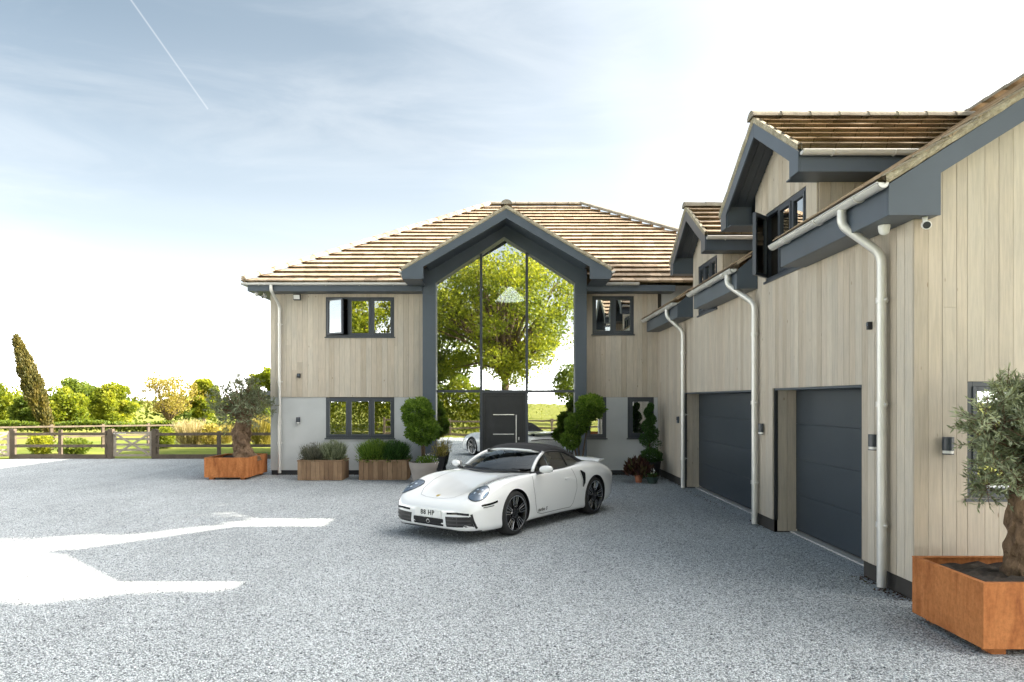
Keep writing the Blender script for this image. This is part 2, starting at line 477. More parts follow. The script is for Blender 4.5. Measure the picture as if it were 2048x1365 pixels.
# ------------------------------------------------------------------ ground
def ground_z(y):
    if y < 27: return 0.0
    if y < 150: return -3.5 * (y - 27) / 123
    return -3.5
g = MB()
ys = [-400, -60, -6, 24, 27, 35, 50, 75, 110, 150, 300, 900, 4000]
xs = [-4000, -600, -150, -60, -25, 0, 25, 60, 150, 600, 4000]
g.grid([[(x, y, ground_z(y) - .012) for x in xs] for y in ys])
o = g.build('field', M['field'], None, smooth=True); o['kind'] = 'structure'
g = MB()
poly = [(-40, -2.0), (-8, -1.6), (-2, -1.2), (6, -2.5), (20, -3), (20, 30), (-6, 30), (-6, 24.32), (-13.3, 24.32), (-17.2, 24.32), (-19, 23.1), (-24, 21.2), (-40, 17)]
g.add([(x, y, .0) for x, y in poly], [tuple(range(len(poly)))])
o = g.build('gravel_forecourt', M['gravel'], None); o['kind'] = 'structure'

# loose stone chips lying on the surface, nearer part of the court
_r = np.random.default_rng(5)
NS = 16000
yy = 4.7 + 9.0 * _r.random(NS) ** 1.6
xx = _r.uniform(-.80, .62, NS) * yy
sz = _r.uniform(.006, .015, NS)
oct_v = np.array([(1, 0, 0), (0, 1, 0), (-1, 0, 0), (0, -1, 0), (0, 0, 1), (0, 0, -.6)], float)
oct_f = np.array([(0, 1, 4), (1, 2, 4), (2, 3, 4), (3, 0, 4), (1, 0, 5), (2, 1, 5), (3, 2, 5), (0, 3, 5)])
V_ = oct_v[None] * (sz[:, None, None] * _r.uniform(.55, 1.25, (NS, 6, 1))) * np.array([1, 1, .62])
an = _r.random(NS) * 6.283
ca, sa = np.cos(an)[:, None], np.sin(an)[:, None]
V_ = np.stack([V_[..., 0] * ca - V_[..., 1] * sa + xx[:, None], V_[..., 0] * sa + V_[..., 1] * ca + yy[:, None], V_[..., 2] + sz[:, None] * .35], -1).reshape(-1, 3)
F_i = (oct_f[None] + np.arange(NS)[:, None, None] * 6).reshape(-1, 3)
keep = ~((xx > 4.15) & (yy > 7))
F_i = F_i[np.repeat(keep, 8)]
me = bpy.data.meshes.new('loose_gravel')
me.vertices.add(len(V_)); me.vertices.foreach_set('co', V_.astype(np.float32).ravel())
me.loops.add(F_i.size); me.loops.foreach_set('vertex_index', F_i.astype(np.int32).ravel())
me.polygons.add(len(F_i)); me.polygons.foreach_set('loop_start', np.arange(0, F_i.size, 3, dtype=np.int32))
me.update(calc_edges=True)
at = me.attributes.new('leafval', 'FLOAT', 'POINT'); at.data.foreach_set('value', np.repeat(_r.random(NS), 6).astype(np.float32))
t = NT('stone_chip'); a_ = t.new('ShaderNodeAttribute'); a_.attribute_name = 'leafval'
t.set(Base_Color=t.ramp(a_.outputs['Fac'], [(0, (.11, .12, .135)), (.2, (.32, .345, .365)), (.6, (.54, .58, .61)), (1, (.74, .78, .80))]), Roughness=.85); M['stone_chip'] = t.m
me.materials.append(M['stone_chip'])
o = bpy.data.objects.new('loose_gravel', me); COL.objects.link(o)
tag(o, 'loose pale and dark stone chips on the gravel court', 'gravel', kind='stuff')
# ------------------------------------------------------------------ the house
YW, XW = 19.10, 4.25            # outer faces: main front (faces -Y), garage wing (faces -X)
YG = 7.10                       # gable end of the wing (faces -Y)
SOF, PITCH = 5.06, 0.60
house = thing('house', 'two storey timber clad house with glazed gable entrance and long garage wing', 'house', (0, YW, 0))

def FR(kind, plane):
    if kind == 'front':
        return lambda a, b, c: (a, plane - c, b)
    return lambda a, b, c: (plane - c, a, b)
def fbox(mb, F, a0, a1, b0, b1, c0, c1):
    p = [F(a0, b0, c0), F(a1, b0, c0), F(a1, b0, c1), F(a0, b0, c1), F(a0, b1, c0), F(a1, b1, c0), F(a1, b1, c1), F(a0, b1, c1)]
    return mb.hexa(p)
def spans(a0, a1, lo, hi, holes):
    """vertical pieces left in a strip a0..a1 after cutting the holes"""
    segs = [(lo, hi)]
    for (h0, h1, g0, g1) in holes:
        if h0 < (a0 + a1) / 2 < h1:
            out = []
            for (l, h) in segs:
                if g1 <= l or g0 >= h: out.append((l, h)); continue
                if g0 > l: out.append((l, g0))
                if g1 < h: out.append((g1, h))
            segs = out
    return segs
def holed_wall(name, mat, F, a0, a1, lo, hi, c0, c1, holes, parent):
    cuts = sorted({a0, a1} | {x for h in holes for x in h[:2] if a0 < x < a1})
    mb = MB()
    for s, e in zip(cuts, cuts[1:]):
        for l, h in spans(s, e, lo, hi, holes):
            fbox(mb, F, s, e, l, h, c0, c1)
    return mb.build(name, mat, parent)
def boards(F, a0, a1, lo, hi, holes, parent, width=.147, c=(.002, .024), top=None, gap=.0045, name='board'):
    n = max(1, round((a1 - a0) / width))
    cuts = [a0 + (a1 - a0) * i / n for i in range(n + 1)]
    for h in holes:
        for x in h[:2]:
            if a0 < x < a1:
                j = min(range(len(cuts)), key=lambda k: abs(cuts[k] - x))
                if 0 < j < len(cuts) - 1 and abs(cuts[j] - x) < width * .5: cuts[j] = x
                else: cuts.append(x)
        cuts.sort()
    for s, e in zip(cuts, cuts[1:]):
        if e - s < .02: continue
        hh = hi if top is None else top((s + e) / 2)
        for l, h in spans(s, e, lo, hh, holes):
            if h - l < .01: continue
            cutz = [l, h]
            if h - l > 2.2 and random.random() < .22: cutz = [l, random.uniform(l + .6, h - .6), h]   # butt joint
            for l1, h1 in zip(cutz, cutz[1:]):
                jit = random.uniform(-.0015, .0015)
                p0, p1 = F(s + gap / 2, l1, c[0]), F(e - gap / 2, h1 - (.002 if h1 < h else 0), c[1] + jit)
                b = [(min(u, v), max(u, v)) for u, v in zip(p0, p1)]
                piece(name, M['cladding'], parent, b[0][0], b[0][1], b[1][0], b[1][1], b[2][0], b[2][1])

def window(F, a0, a1, b0, b1, n, parent, opened=None, near_first=True, ang=45, fw=.055, sw=.05, splits=None, flip=False, sill=True):
    """outer frame, n lights each with sash and pane; opened = index of the light swung outwards"""
    w = MB()
    d0, d1 = -.055, .012
    fbox(w, F, a0, a0 + fw, b0, b1, d0, d1); fbox(w, F, a1 - fw, a1, b0, b1, d0, d1)
    fbox(w, F, a0 + fw, a1 - fw, b0, b0 + fw, d0, d1); fbox(w, F, a0 + fw, a1 - fw, b1 - fw, b1, d0, d1)
    ed = splits or [a0 + (a1 - a0) * i / n for i in range(n + 1)]
    for x in ed[1:-1]:
        fbox(w, F, x - fw / 2, x + fw / 2, b0 + fw, b1 - fw, d0, d1)
    win = w.build('window', M['anthracite_frame'], parent, bevel=.004)
    for i in range(n):
        s = ed[i] + (fw if i == 0 else fw / 2); e = ed[i + 1] - (fw if i == n - 1 else fw / 2)
        t, u = b0 + fw, b1 - fw
        m, g = MB(), MB()
        if opened != i:
            for q in ((s, s + sw, t, u), (e - sw, e, t, u), (s + sw, e - sw, t, t + sw), (s + sw, e - sw, u - sw, u)):
                fbox(m, F, *q, -.045, .026)
            fbox(g, F, s + sw, e - sw, t + sw, u - sw, -.012, -.006)
        else:
            hinge = e if flip else s
            sgn = -1 if flip else 1
            ca, sa = math.cos(R(ang)), math.sin(R(ang))
            def G(a, b, c):
                k = abs(a - hinge)
                return F(hinge + sgn * (k * ca - 0) - sgn * c * sa, b, .03 + k * sa + c * ca)
            for q in ((s, s + sw, t, u), (e - sw, e, t, u), (s + sw, e - sw, t, t + sw), (s + sw, e - sw, u - sw, u)):
                fbox(m, G, *q, -.03, .03)
            fbox(g, G, s + sw, e - sw, t + sw, u - sw, -.004, .004)
        m.build('sash', M['anthracite_frame'], win, bevel=.004)
        g.build('pane', M['glass_window'], win)
    if sill:
        k = MB(); fbox(k, F, a0 - .03, a1 + .03, b0 - .035, b0 - .003, -.03, .05)
        k.build('sill', M['anthracite_frame'], win)
    return win

def halfround(mb, p0, p1, out, r=.06):
    """open half round gutter from p0 to p1, 'out' = unit vector away from the fascia"""
    p0, p1, out = Vector(p0), Vector(p1), Vector(out)
    n, rows = 9, []
    for rr in (r, r - .006):
        for p in (p0, p1):
            rows.append([p + out * (-math.cos(math.pi * k / (n - 1)) * rr) + Vector((0, 0, -math.sin(math.pi * k / (n - 1)) * rr)) for k in range(n)])
    mb.grid(rows[:2]); mb.grid(rows[2:])
    for a, b in ((0, 2), (1, 3)):
        mb.grid([rows[a], rows[b]])
    mb.grid([[rows[0][0], rows[1][0]], [rows[2][0], rows[3][0]]]); mb.grid([[rows[0][-1], rows[1][-1]], [rows[2][-1], rows[3][-1]]])
    for e in (0, 1):                                         # stop ends
        mb.add(rows[e], [tuple(range(n))])
    # rolled front bead
    mb.tube([p0 + out * r, p1 + out * r], .009, 6)
    return mb

def gutter(p0, p1, out, parent, brackets=3, r=.06):
    m = MB(); halfround(m, p0, p1, out, r)
    g = m.build('gutter', M['galvanised'], parent, autosmooth=50, smooth=True)
    P0, P1, O = Vector(p0), Vector(p1), Vector(out)
    for i in range(brackets):
        c = P0.lerp(P1, (i + .5) / brackets)
        pts = [c + O * (-math.cos(math.pi * k / 8) * (r + .006)) + Vector((0, 0, -math.sin(math.pi * k / 8) * (r + .006))) for k in range(9)]
        MB().tube(pts, .008, 6).build('bracket', M['galvanised'], g)
    return g

def bend(pts, rad=.12, n=5):
    """round the corners of a polyline"""
    pts = [Vector(p) for p in pts]
    out = [pts[0]]
    for a, b, c in zip(pts, pts[1:], pts[2:]):
        r1 = min(rad, (b - a).length * .45, (c - b).length * .45)
        s, e = b + (a - b).normalized() * r1, b + (c - b).normalized() * r1
        for k in range(n + 1):
            t = k / n
            out.append(s * (1 - t) ** 2 + b * 2 * t * (1 - t) + e * t * t)
    out.append(pts[-1])
    return out

def downpipe(path, parent, wall_dir, clips, r=.05, joints=()):
    p = MB().tube(bend(path, .11), r, 14).build('downpipe', M['galvanised'], parent, smooth=True, autosmooth=50)
    W = Vector(wall_dir)
    base = Vector(path[-1])
    for z in clips:
        c = Vector((base.x, base.y, z))
        m = MB().lathe([(r + .001, -.03), (r + .010, -.03), (r + .010, .03), (r + .001, .03)], c, 14)
        m.build('clip', M['galvanised'], p, smooth=True, autosmooth=40)
        side = W.cross(Vector((0, 0, 1)))
        MB().tube([c + side * r, c + side * (r + .05) + W * .0], .012, 8).tube([c + W * .02, c + W * .12], .012, 8).build('bolt', M['galvanised'], p)
    for z in joints:
        c = Vector((base.x, base.y, z))
        MB().lathe([(r + .001, -.06), (r + .007, -.055), (r + .007, .055), (r + .001, .06)], c, 14).build('collar', M['galvanised'], p, smooth=True, autosmooth=40)
    return p

def roof_courses(A, e_dir, U, N, g, n, ranges, parent, t=.075, mat=None, name='tile_course', jit=.004):
    """overlapping courses of tiles up a slope; ranges(s) -> list of (e0, e1) along the eave direction"""
    A, E, U, N = Vector(A), Vector(e_dir), Vector(U), Vector(N)
    for i in range(n):
        s0, s1 = i * g, (i + 1) * g + .02
        r0, r1 = ranges(s0 + .001), ranges(min(s1, n * g))
        if len(r0) != len(r1): r1 = r0
        for (a0, a1), (b0, b1) in zip(r0, r1):
            if a1 - a0 < .02: continue
            m = MB()
            k = max(1, int((a1 - a0) / .33))
            rows = []
            for j in range(k + 1):
                f = j / k
                ea, eb = a0 + (a1 - a0) * f, b0 + (b1 - b0) * f
                d = random.uniform(-jit, jit)
                rows.append([A + E * ea + U * (s0 + .09) - N * .02, A + E * ea + U * (s0 + .09) + N * (t - .016), A + E * ea + U * (s0 + d) + N * (t - .013 + d), A + E * ea + U * (s0 + d) + N * (t + d), A + E * eb + U * s1 + N * .008, A + E * eb + U * s1 - N * .02])
            m.grid(rows)
            m.add(rows[0], [(0, 1, 2, 3, 4, 5)]); m.add(rows[-1], [(0, 1, 2, 3, 4, 5)])
            m.grid([[r[5] for r in rows], [r[0] for r in rows]])
            m.build(name, mat or M['roof_tile'], parent)

def ridge_run(p0, p1, parent, r=.12, step=.45, name='ridge_tile', mat=None):
    """overlapping half round cap tiles"""
    p0, p1 = Vector(p0), Vector(p1)
    L = (p1 - p0).length; n = max(1, round(L / step)); d = (p1 - p0) / n
    dn = d.normalized(); side = dn.cross(Vector((0, 0, 1))).normalized(); up = side.cross(dn)
    for i in range(n):
        a, b = p0 + d * i, p0 + d * (i + 1.04)
        rows = []
        for q, rr in ((a, r + .012), (b, r)):
            rows.append([q + side * (math.cos(math.pi * k / 8) * rr) + up * (math.sin(math.pi * k / 8) * rr * .8 - .03 + random.uniform(-.003, .003)) for k in range(9)])
        m = MB().grid(rows)
        for rw in rows: m.add(rw, [tuple(range(9))])
        m.build(name, mat or M['ridge_tile'], parent, smooth=True, autosmooth=40)

# ---- main block: walls
Ff = FR('front', YW)
WIN_U1, WIN_L1 = (-5.05, -3.14, 3.86, 4.97), (-5.05, -3.14, 1.03, 2.155)
WIN_U2 = (2.40, 3.56, 3.93, 5.0)
WIN_R1, WIN_R2 = (2.24, 2.79, 1.03, 2.19), (3.39, 4.12, 1.03, 2.19)
HL = [(-5.05, -3.14, 1.03, 2.17)]
HR = [(2.24, 2.79, 1.03, 2.2), (3.39, 4.12, 1.03, 2.2)]
CL = 2.17
holed_wall('rendered_wall', M['render'], Ff, -6.6, -2.27, .13, CL, -.35, 0, HL, house)
holed_wall('rendered_wall', M['render'], Ff, 2.17, 4.33, .13, CL, -.35, 0, HR, house)
holed_wall('upper_wall', M['sheathing'], Ff, -6.6, -2.27, CL, 5.3, -.35, -.001, [WIN_U1], house)
holed_wall('upper_wall', M['sheathing'], Ff, 2.17, 4.33, CL, 5.3, -.35, -.001, [WIN_U2], house)
m = MB().box(-6.6, -6.25, YW + .351, 31.5, .13, 5.3).box(-6.6, 9.0, 31.51, 31.9, .13, 5.3).box(8.7, 9.0, YW + .3, 31.5, .13, 5.3).box(4.34, 8.69, YW, YW + .34, 4.2, 5.3)
m.build('outer_wall', M['render'], house)
box_part('plinth', M['plinth'], house, -6.58, -2.27, YW + .012, YW + .3, -.05, .129)
box_part('plinth', M['plinth'], house, 2.18, 4.33, YW + .012, YW + .3, -.05, .129)
boards(Ff, -6.6, -2.29, CL + .004, SOF - .003, [WIN_U1], house)
boards(Ff, 2.19, 4.23, CL + .004, SOF - .003, [WIN_U2], house)
MB().box(4.30, 4.345, YW - .06, YW - .002, .14, CL).build('corner_trim', M['plinth'], house)
window(Ff, *WIN_U1, 3, house, opened=0, ang=28)
window(Ff, *WIN_L1, 3, house)
window(Ff, *WIN_U2, 2, house)
window(Ff, *WIN_R1, 1, house, fw=.06)
window(Ff, *WIN_R2, 1, house, fw=.09)
# rooms behind the glazing
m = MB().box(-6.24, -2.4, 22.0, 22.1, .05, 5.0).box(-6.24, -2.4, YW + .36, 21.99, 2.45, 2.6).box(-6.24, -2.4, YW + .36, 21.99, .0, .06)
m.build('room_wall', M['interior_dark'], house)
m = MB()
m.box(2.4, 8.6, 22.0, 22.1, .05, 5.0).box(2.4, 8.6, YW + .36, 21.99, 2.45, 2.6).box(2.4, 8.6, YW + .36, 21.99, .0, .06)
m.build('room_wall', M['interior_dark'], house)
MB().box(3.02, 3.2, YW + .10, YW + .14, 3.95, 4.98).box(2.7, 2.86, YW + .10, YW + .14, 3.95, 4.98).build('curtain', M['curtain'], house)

# ---- main hipped roof
EY, EZ, EX0, EX1, HALF = 18.50, 5.27, -7.17, 9.30, 6.55
RIDGE_Z = EZ + PITCH * HALF
cs = math.cos(math.atan(PITCH)); sn = math.sin(math.atan(PITCH))
roof = MB()
A_, B_, C_, D_ = (EX0, EY, EZ), (EX1, EY, EZ), (EX1, EY + 2 * HALF, EZ), (EX0, EY + 2 * HALF, EZ)
E_, F_ = (EX0 + HALF, EY + HALF, RIDGE_Z), (EX1 - HALF, EY + HALF, RIDGE_Z)
lo = lambda p: (p[0], p[1], p[2] - .06)
roof.add([lo(A_), lo(B_), lo(C_), lo(D_), lo(E_), lo(F_)], [(1, 2, 5), (2, 3, 4, 5), (3, 0, 4)])
main_roof = roof.build('main_roof', M['roof_tile'], house)
nC = 21; gC = HALF / cs / nC
PXL, PXR = -2.55, 2.55          # the entrance gable covers the eave between these
def rng_main(s):
    k = s * cs
    w = (5.43 + .592 * 2.69 - .10 - (EZ + s * sn)) / .592       # stop against the entrance gable
    if w > .05: return [(k, -w - EX0), (w - EX0, EX1 - EX0 - k)]
    return [(k, EX1 - EX0 - k)]
roof_courses((EX0, EY, EZ), (1, 0, 0), (0, cs, sn), (0, -sn, cs), gC, nC, rng_main, main_roof)
def rng_side(s):
    k = s * cs
    return [(k, 2 * HALF - k)]
roof_courses((EX0, EY + 2 * HALF, EZ), (0, -1, 0), (cs, 0, sn), (-sn, 0, cs), gC, nC, rng_side, main_roof)
ridge_run((EX0 + .03, EY + .03, EZ + .11), (E_[0], E_[1], E_[2] + .10), main_roof, .135, .45, 'hip_tile', M['roof_tile'])
ridge_run((E_[0], E_[1], E_[2] + .09), (F_[0], F_[1], F_[2] + .09), main_roof, .13)
ridge_run((F_[0], F_[1], F_[2] + .10), (EX1 - .03, EY + .03, EZ + .11), main_roof, .135, .45, 'hip_tile')
# eaves of the main block
def eave_front(x0, x1):
    m = MB().box(x0, x1, EY + .08, EY + .105, SOF, EZ - .045).box(x0, x1, EY + .106, YW + .05, SOF, SOF + .02)
    return m.build('fascia', M['anthracite'], house)
eave_front(EX0 + .12, -2.30); eave_front(2.20, 4.6)
MB().box(EX0 + .12, EX0 + .145, EY + .106, 31.5, SOF, EZ - .045).box(EX0 + .146, -6.601, EY + .107, 31.5, SOF + .004, SOF + .02).build('fascia', M['anthracite'], house)
gutter((EX0 - .02, EY + .02, EZ - .005), (-2.62, EY + .02, EZ - .005), (0, -1, 0), house, 5)
gutter((2.62, EY + .02, EZ - .005), (3.6, EY + .02, EZ - .005), (0, -1, 0), house, 1)
gutter((EX0 + .03, EY + .1, EZ - .005), (EX0 + .03, 31, EZ - .005), (-1, 0, 0), house, 5)
downpipe([(-6.39, EY + .02, EZ - .05), (-6.39, EY + .02, EZ - .2), (-6.32, YW - .09, EZ - .55), (-6.32, YW - .09, .06)], house, (0, 1, 0), (4.2, 2.6, .9), r=.043)

# ---- entrance gable: posts, raking beam, bargeboards, glazing
GY, GF = 18.62, 17.45            # post face, front of the roof overhang
GH, GEZ, GSL = 2.69, 5.43, 0.592
GAP_Z = GEZ + GSL * GH           # underside-of-tile apex
gable_o = MB().box(-2.29, -1.93, GY, YW - .003, .0, 4.98).build('entrance_gable', M['anthracite'], house, bevel=.006)
box_part('post', M['anthracite'], gable_o, 1.87, 2.19, GY, YW - .003, .0, 4.98, bevel=.006)
# raking beam over the glass (pentagon head)
gx0, gx1, gz, gpx, gpz = -1.93, 1.87, 5.31, -.065, 6.545
m = MB()
for a, b in (((-2.29, gz), (gpx, gpz)), ((2.19, gz), (gpx, gpz))):
    s = 1 if a[0] < 0 else -1
    inner = gx0 if s > 0 else gx1
    poly = [(a[0], GY + .001, 4.981), (inner, GY + .001, 4.981), (inner, GY + .001, 5.295), (gpx, GY + .001, gpz), (gpx, GY + .001, 6.98), (a[0], GY + .001, 5.66)]
    m.prism(poly, (0, .30, 0))
m.build('raking_beam', M['anthracite'], gable_o)
# bargeboards with boxed ends
m = MB()
for s in (-1, 1):
    tip = Vector((s * GH, GF, GEZ - .02)); apex = Vector((0, GF, GAP_Z - .02))
    w = .255
    poly = [tip, apex, apex - Vector((0, 0, w)), (s * 2.13, GF, GEZ - .02 + GSL * (GH - 2.13) - w + .02), (s * 2.13, GF, 5.19), (s * (GH - .02), GF, 5.19)]
    m.prism(poly, (0, .03, 0))
    # boxed eave running back to the main roof
    x0, x1 = sorted((s * 2.2, s * (GH - .021)))
    m.box(x0, x1, GF + .031, YW - .05, 5.19, 5.205)
    xf0, xf1 = sorted((s * (GH - .045), s * (GH - .022)))
    m.box(xf0, xf1, GF + .031, EY + .5, 5.206, GEZ - .03)
m.build('bargeboard', M['anthracite'], gable_o, bevel=.004)
# soffit under the overhanging verge
m = MB()
for s in (-1, 1):
    z0, z1 = GEZ - .16 + GSL * (GH - 2.1), GAP_Z - .16
    m.hexa([(s * 2.1, GF + .031, z0), (0, GF + .031, z1), (0, GY - .002, z1), (s * 2.1, GY - .002, z0), (s * 2.1, GF + .031, z0 + .03), (0, GF + .031, z1 + .03), (0, GY - .002, z1 + .03), (s * 2.1, GY - .002, z0 + .03)])
m.build('verge_soffit', M['anthracite'], gable_o)
# tiled gable roof: two slopes running back into the main roof
gcs, gsn = math.cos(math.atan(GSL)), math.sin(math.atan(GSL))
for s in (-1, 1):
    roof_courses((s * (GH + .03), GF + .0, GEZ), (0, 1, 0), (-s * gcs, 0, gsn), (s * gsn, 0, gcs), GH / gcs / 9, 9,
                 lambda q: [(0, .95 + q * gsn / PITCH + .25)], gable_o, t=.06)
    m = MB()
    a, b = Vector((s * GH, GF - .02, GEZ - .012)), Vector((0, GF - .02, GAP_Z - .012))
    n = 16; rows = []
    for i in range(n + 1):
        p = a.lerp(b, i / n); d = random.uniform(-.006, .006)
        rows.append([p + Vector((0, .015, -.03 + d)), p + Vector((0, -.014 + d, .0 + d)), p + Vector((0, -.012 + d, .07 + d)), p + Vector((0, .035, .08)), p + Vector((0, .04, -.015))])
    m.grid(rows); m.build('verge_mortar', M['mortar'], gable_o)
ridge_run((0, GF - .06, GAP_Z + .10), (0, 21.6, GAP_Z + .10), gable_o, .135, .45)
for s in (-1, 1):
    gutter((s * (GH + .04), GF + .02, GEZ - .03), (s * (GH + .04), EY + .1, GEZ - .03), (s, 0, 0), gable_o, 1, .055)
# glazing: mullions, transom, panes
GG = GY + .22
mullL, mullR, TR = -.70, .56, 2.33
def head(x):
    t = (x - gx0) / (gpx - gx0) if x < gpx else (gx1 - x) / (gx1 - gpx)
    return 5.295 + (gpz - 5.295) * t
m = MB()
for x in (mullL, mullR):
    m.box(x - .035, x + .035, GG - .03, GG + .05, 0, head(x + .03) + .02)
m.box(gx0, mullL - .036, GG - .03, GG + .05, TR - .03, TR + .04).box(mullL + .036, mullR - .036, GG - .03, GG + .05, TR - .03, TR + .04).box(mullR + .036, gx1, GG - .03, GG + .05, TR - .03, TR + .04)
glz = m.build('glazing_frame', M['anthracite_frame'], gable_o)
def pane(poly):
    cx_, cz_ = sum(p[0] for p in poly) / len(poly), sum(p[1] for p in poly) / len(poly)
    tx, tz = random.uniform(-.004, .004), random.uniform(-.003, .003)
    MB().prism([(x, GG + (x - cx_) * tx + (z - cz_) * tz, z) for x, z in poly], (0, .012, 0)).build('pane', M['glass_hall'], gable_o)
pane([(gx0, TR + .04), (mullL - .036, TR + .04), (mullL - .036, head(mullL - .036)), (gx0, head(gx0))])
pane([(mullL + .036, TR + .04), (mullR - .036, TR + .04), (mullR - .036, head(mullR - .036)), (gpx, gpz), (mullL + .036, head(mullL + .036))])
pane([(mullR + .036, TR + .04), (gx1, TR + .04), (gx1, head(gx1)), (mullR + .036, head(mullR + .036))])
pane([(gx0, .06), (mullL - .036, .06), (mullL - .036, TR - .03), (gx0, TR - .03)])
pane([(mullR + .036, .06), (gx1, .06), (gx1, TR - .03), (mullR + .036, TR - .03)])
box_part('threshold', M['anthracite_frame'], gable_o, gx0, gx1, GG - .04, GG + .06, 0, .06)
# front door
d = MB().box(mullL + .036, mullL + .10, GG - .03, GG + .05, .061, TR - .031).box(mullR - .08, mullR - .036, GG - .03, GG + .05, .061, TR - .031).box(mullL + .10, mullR - .08, GG - .03, GG + .05, TR - .10, TR - .031)
door = d.build('front_door', M['door_black'], house)
box_part('door_leaf', M['door_black'], door, mullL + .101, mullR - .081, GG - .01, GG + .045, .065, TR - .101)
for z in (1.68, 1.14):
    box_part('trim_strip', M['steel'], door, -.37, .21, GG - .014, GG - .0105, z, z + .022)
MB().tube([(.27, GG - .07, .55), (.27, GG - .07, 1.68)], .017, 10).tube([(.27, GG - .07, .7), (.27, GG - .01, .7)], .012, 8).tube([(.27, GG - .07, 1.55), (.27, GG - .01, 1.55)], .012, 8).build('pull_handle', M['steel'], door, smooth=True, autosmooth=40)
box_part('lock_plate', M['steel'], door, .325, .355, GG - .02, GG - .0105, .99, 1.07)
# hall inside
m = MB().box(-2.26, -2.1, GG + .3, 25.9, .0, 6.2).box(2.06, 2.16, GG + .3, 25.9, .0, 6.2).box(-2.26, -.9, 26.0, 26.1, 0, 6.4).box(1.4, 2.16, 26.0, 26.1, 0, 6.4).box(-.89, 1.39, 26.0, 26.1, 2.4, 6.4)
m.build('hall_wall', M['interior_wall'], house)
box_part('hall_floor', M['interior_floor'], house, -2.26, 2.16, GG + .06, 26.1, -.02, .03)
m = MB()
for s in (-1, 1):
    m.hexa([(s * 2.25, GG + .12, 5.5), (0, GG + .12, 6.82), (0, 26.1, 6.82), (s * 2.25, 26.1, 5.5), (s * 2.25, GG + .12, 5.54), (0, GG + .12, 6.86), (0, 26.1, 6.86), (s * 2.25, 26.1, 5.54)])
m.build('hall_ceiling', M['interior_wall'], house)
box_part('landing', M['interior_wall'], house, -2.09, 2.05, 22.6, 25.9, 2.62, 2.85)

# ---- garage wing
Fw = FR('side', XW)
G1, G2 = (11.60, 16.30, -.1, 2.27), (8.12, 10.84, -.1, 2.28)
RX, WEZ, WX0, WSL = 4.60, 4.33, 3.80, 0.63    # door plane, tile level at eave, eave edge X, roof slope
WSOF = 3.97
DORM = [dict(yc=10.45, half=1.62, wy0=9.30, wy1=11.60, win=(9.63, 11.14, 4.02, 5.12), z=5.36),
        dict(yc=14.38, half=1.40, wy0=13.35, wy1=15.45, win=(13.70, 15.05, 3.95, 5.02), z=5.25)]
holesW = [G1, G2] + [d_['win'] for d_ in DORM]
wcs, wsn = math.cos(math.atan(WSL)), math.sin(math.atan(WSL))
DSL = 0.63
def wing_top(y):
    for d_ in DORM:
        if d_['wy0'] - .01 <= y <= d_['wy1'] + .01:
            return d_['z'] - .085 + DSL * (d_['half'] - abs(y - d_['yc']))
    return WSOF + .08
# structural walls
mb = MB()
cuts = sorted({YG + .03, YW - .001, DORM[0]['wy0'], DORM[0]['wy1'], DORM[1]['wy0'], DORM[1]['wy1'], DORM[0]['yc'], DORM[1]['yc']} | {x for h in holesW for x in h[:2]})
for s, e in zip(cuts, cuts[1:]):
    tp = min(wing_top(s + .012), wing_top(e - .012)) - .05
    for l, h in spans(s, e, .0, tp, holesW):
        fbox(mb, Fw, s, e, l, h, -.33, -.001)
mb.build('wing_wall', M['sheathing'], house)
for a0, a1, nm in ((YG, 9.30, 0), (9.30, 11.60, 1), (11.60, 13.35, 0), (13.35, 15.45, 1), (15.45, YW - .03, 0)):
    boards(Fw, a0, a1, .20, WSOF + .06, holesW, house, top=wing_top if nm else None)
for a0, a1 in ((YG + .02, G2[0]), (G2[1], G1[0]), (G1[1], YW - .03)):
    box_part('plinth', M['plinth'], house, XW + .004, XW + .05, a0, a1, -.05, .198)
# garage doors in their reveals
for (a0, a1, _z, h) in (G1, G2):
    gd = MB().box(RX + .06, RX + .1, a0 - .1, a1 + .1, 0, h + .1).build('garage_door', M['sheathing'], house)
    k = 4
    for i in range(k):
        z0, z1 = .05 + (h - .05) * i / k, .05 + (h - .05) * (i + 1) / k
        MB().box(RX, RX + .05, a0 - .05, a1 + .05, z0 + .0015, z1 - .0015).build('panel', M['garage_door'], gd, bevel=.003)
    box_part('threshold', M['galvanised'], gd, RX - .10, RX + .05, a0 - .02, a1 + .02, -.02, .022)
    # reveal lining: boards on the far jamb, dark trim, soffit of the opening
    n = 2
    for i in range(n):
        x0, x1 = XW + .05 + (RX - XW - .055) * i / n, XW + .05 + (RX - XW - .055) * (i + 1) / n
        piece('board', M['cladding'], house, x0 + .003, x1 - .003, a1 - .022, a1 - .002, .02, h - .001)
        piece('board', M['cladding'], house, x0 + .003, x1 - .003, a0 + .002, a0 + .022, .02, h - .001)
    box_part('corner_trim', M['plinth'], house, XW + .002, XW + .048, a1 - .03, a1 - .001, .2, h - .001)
    box_part('lintel_soffit', M['anthracite'], house, XW + .002, RX + .05, a0 + .03, a1 - .031, h - .03, h - .001)

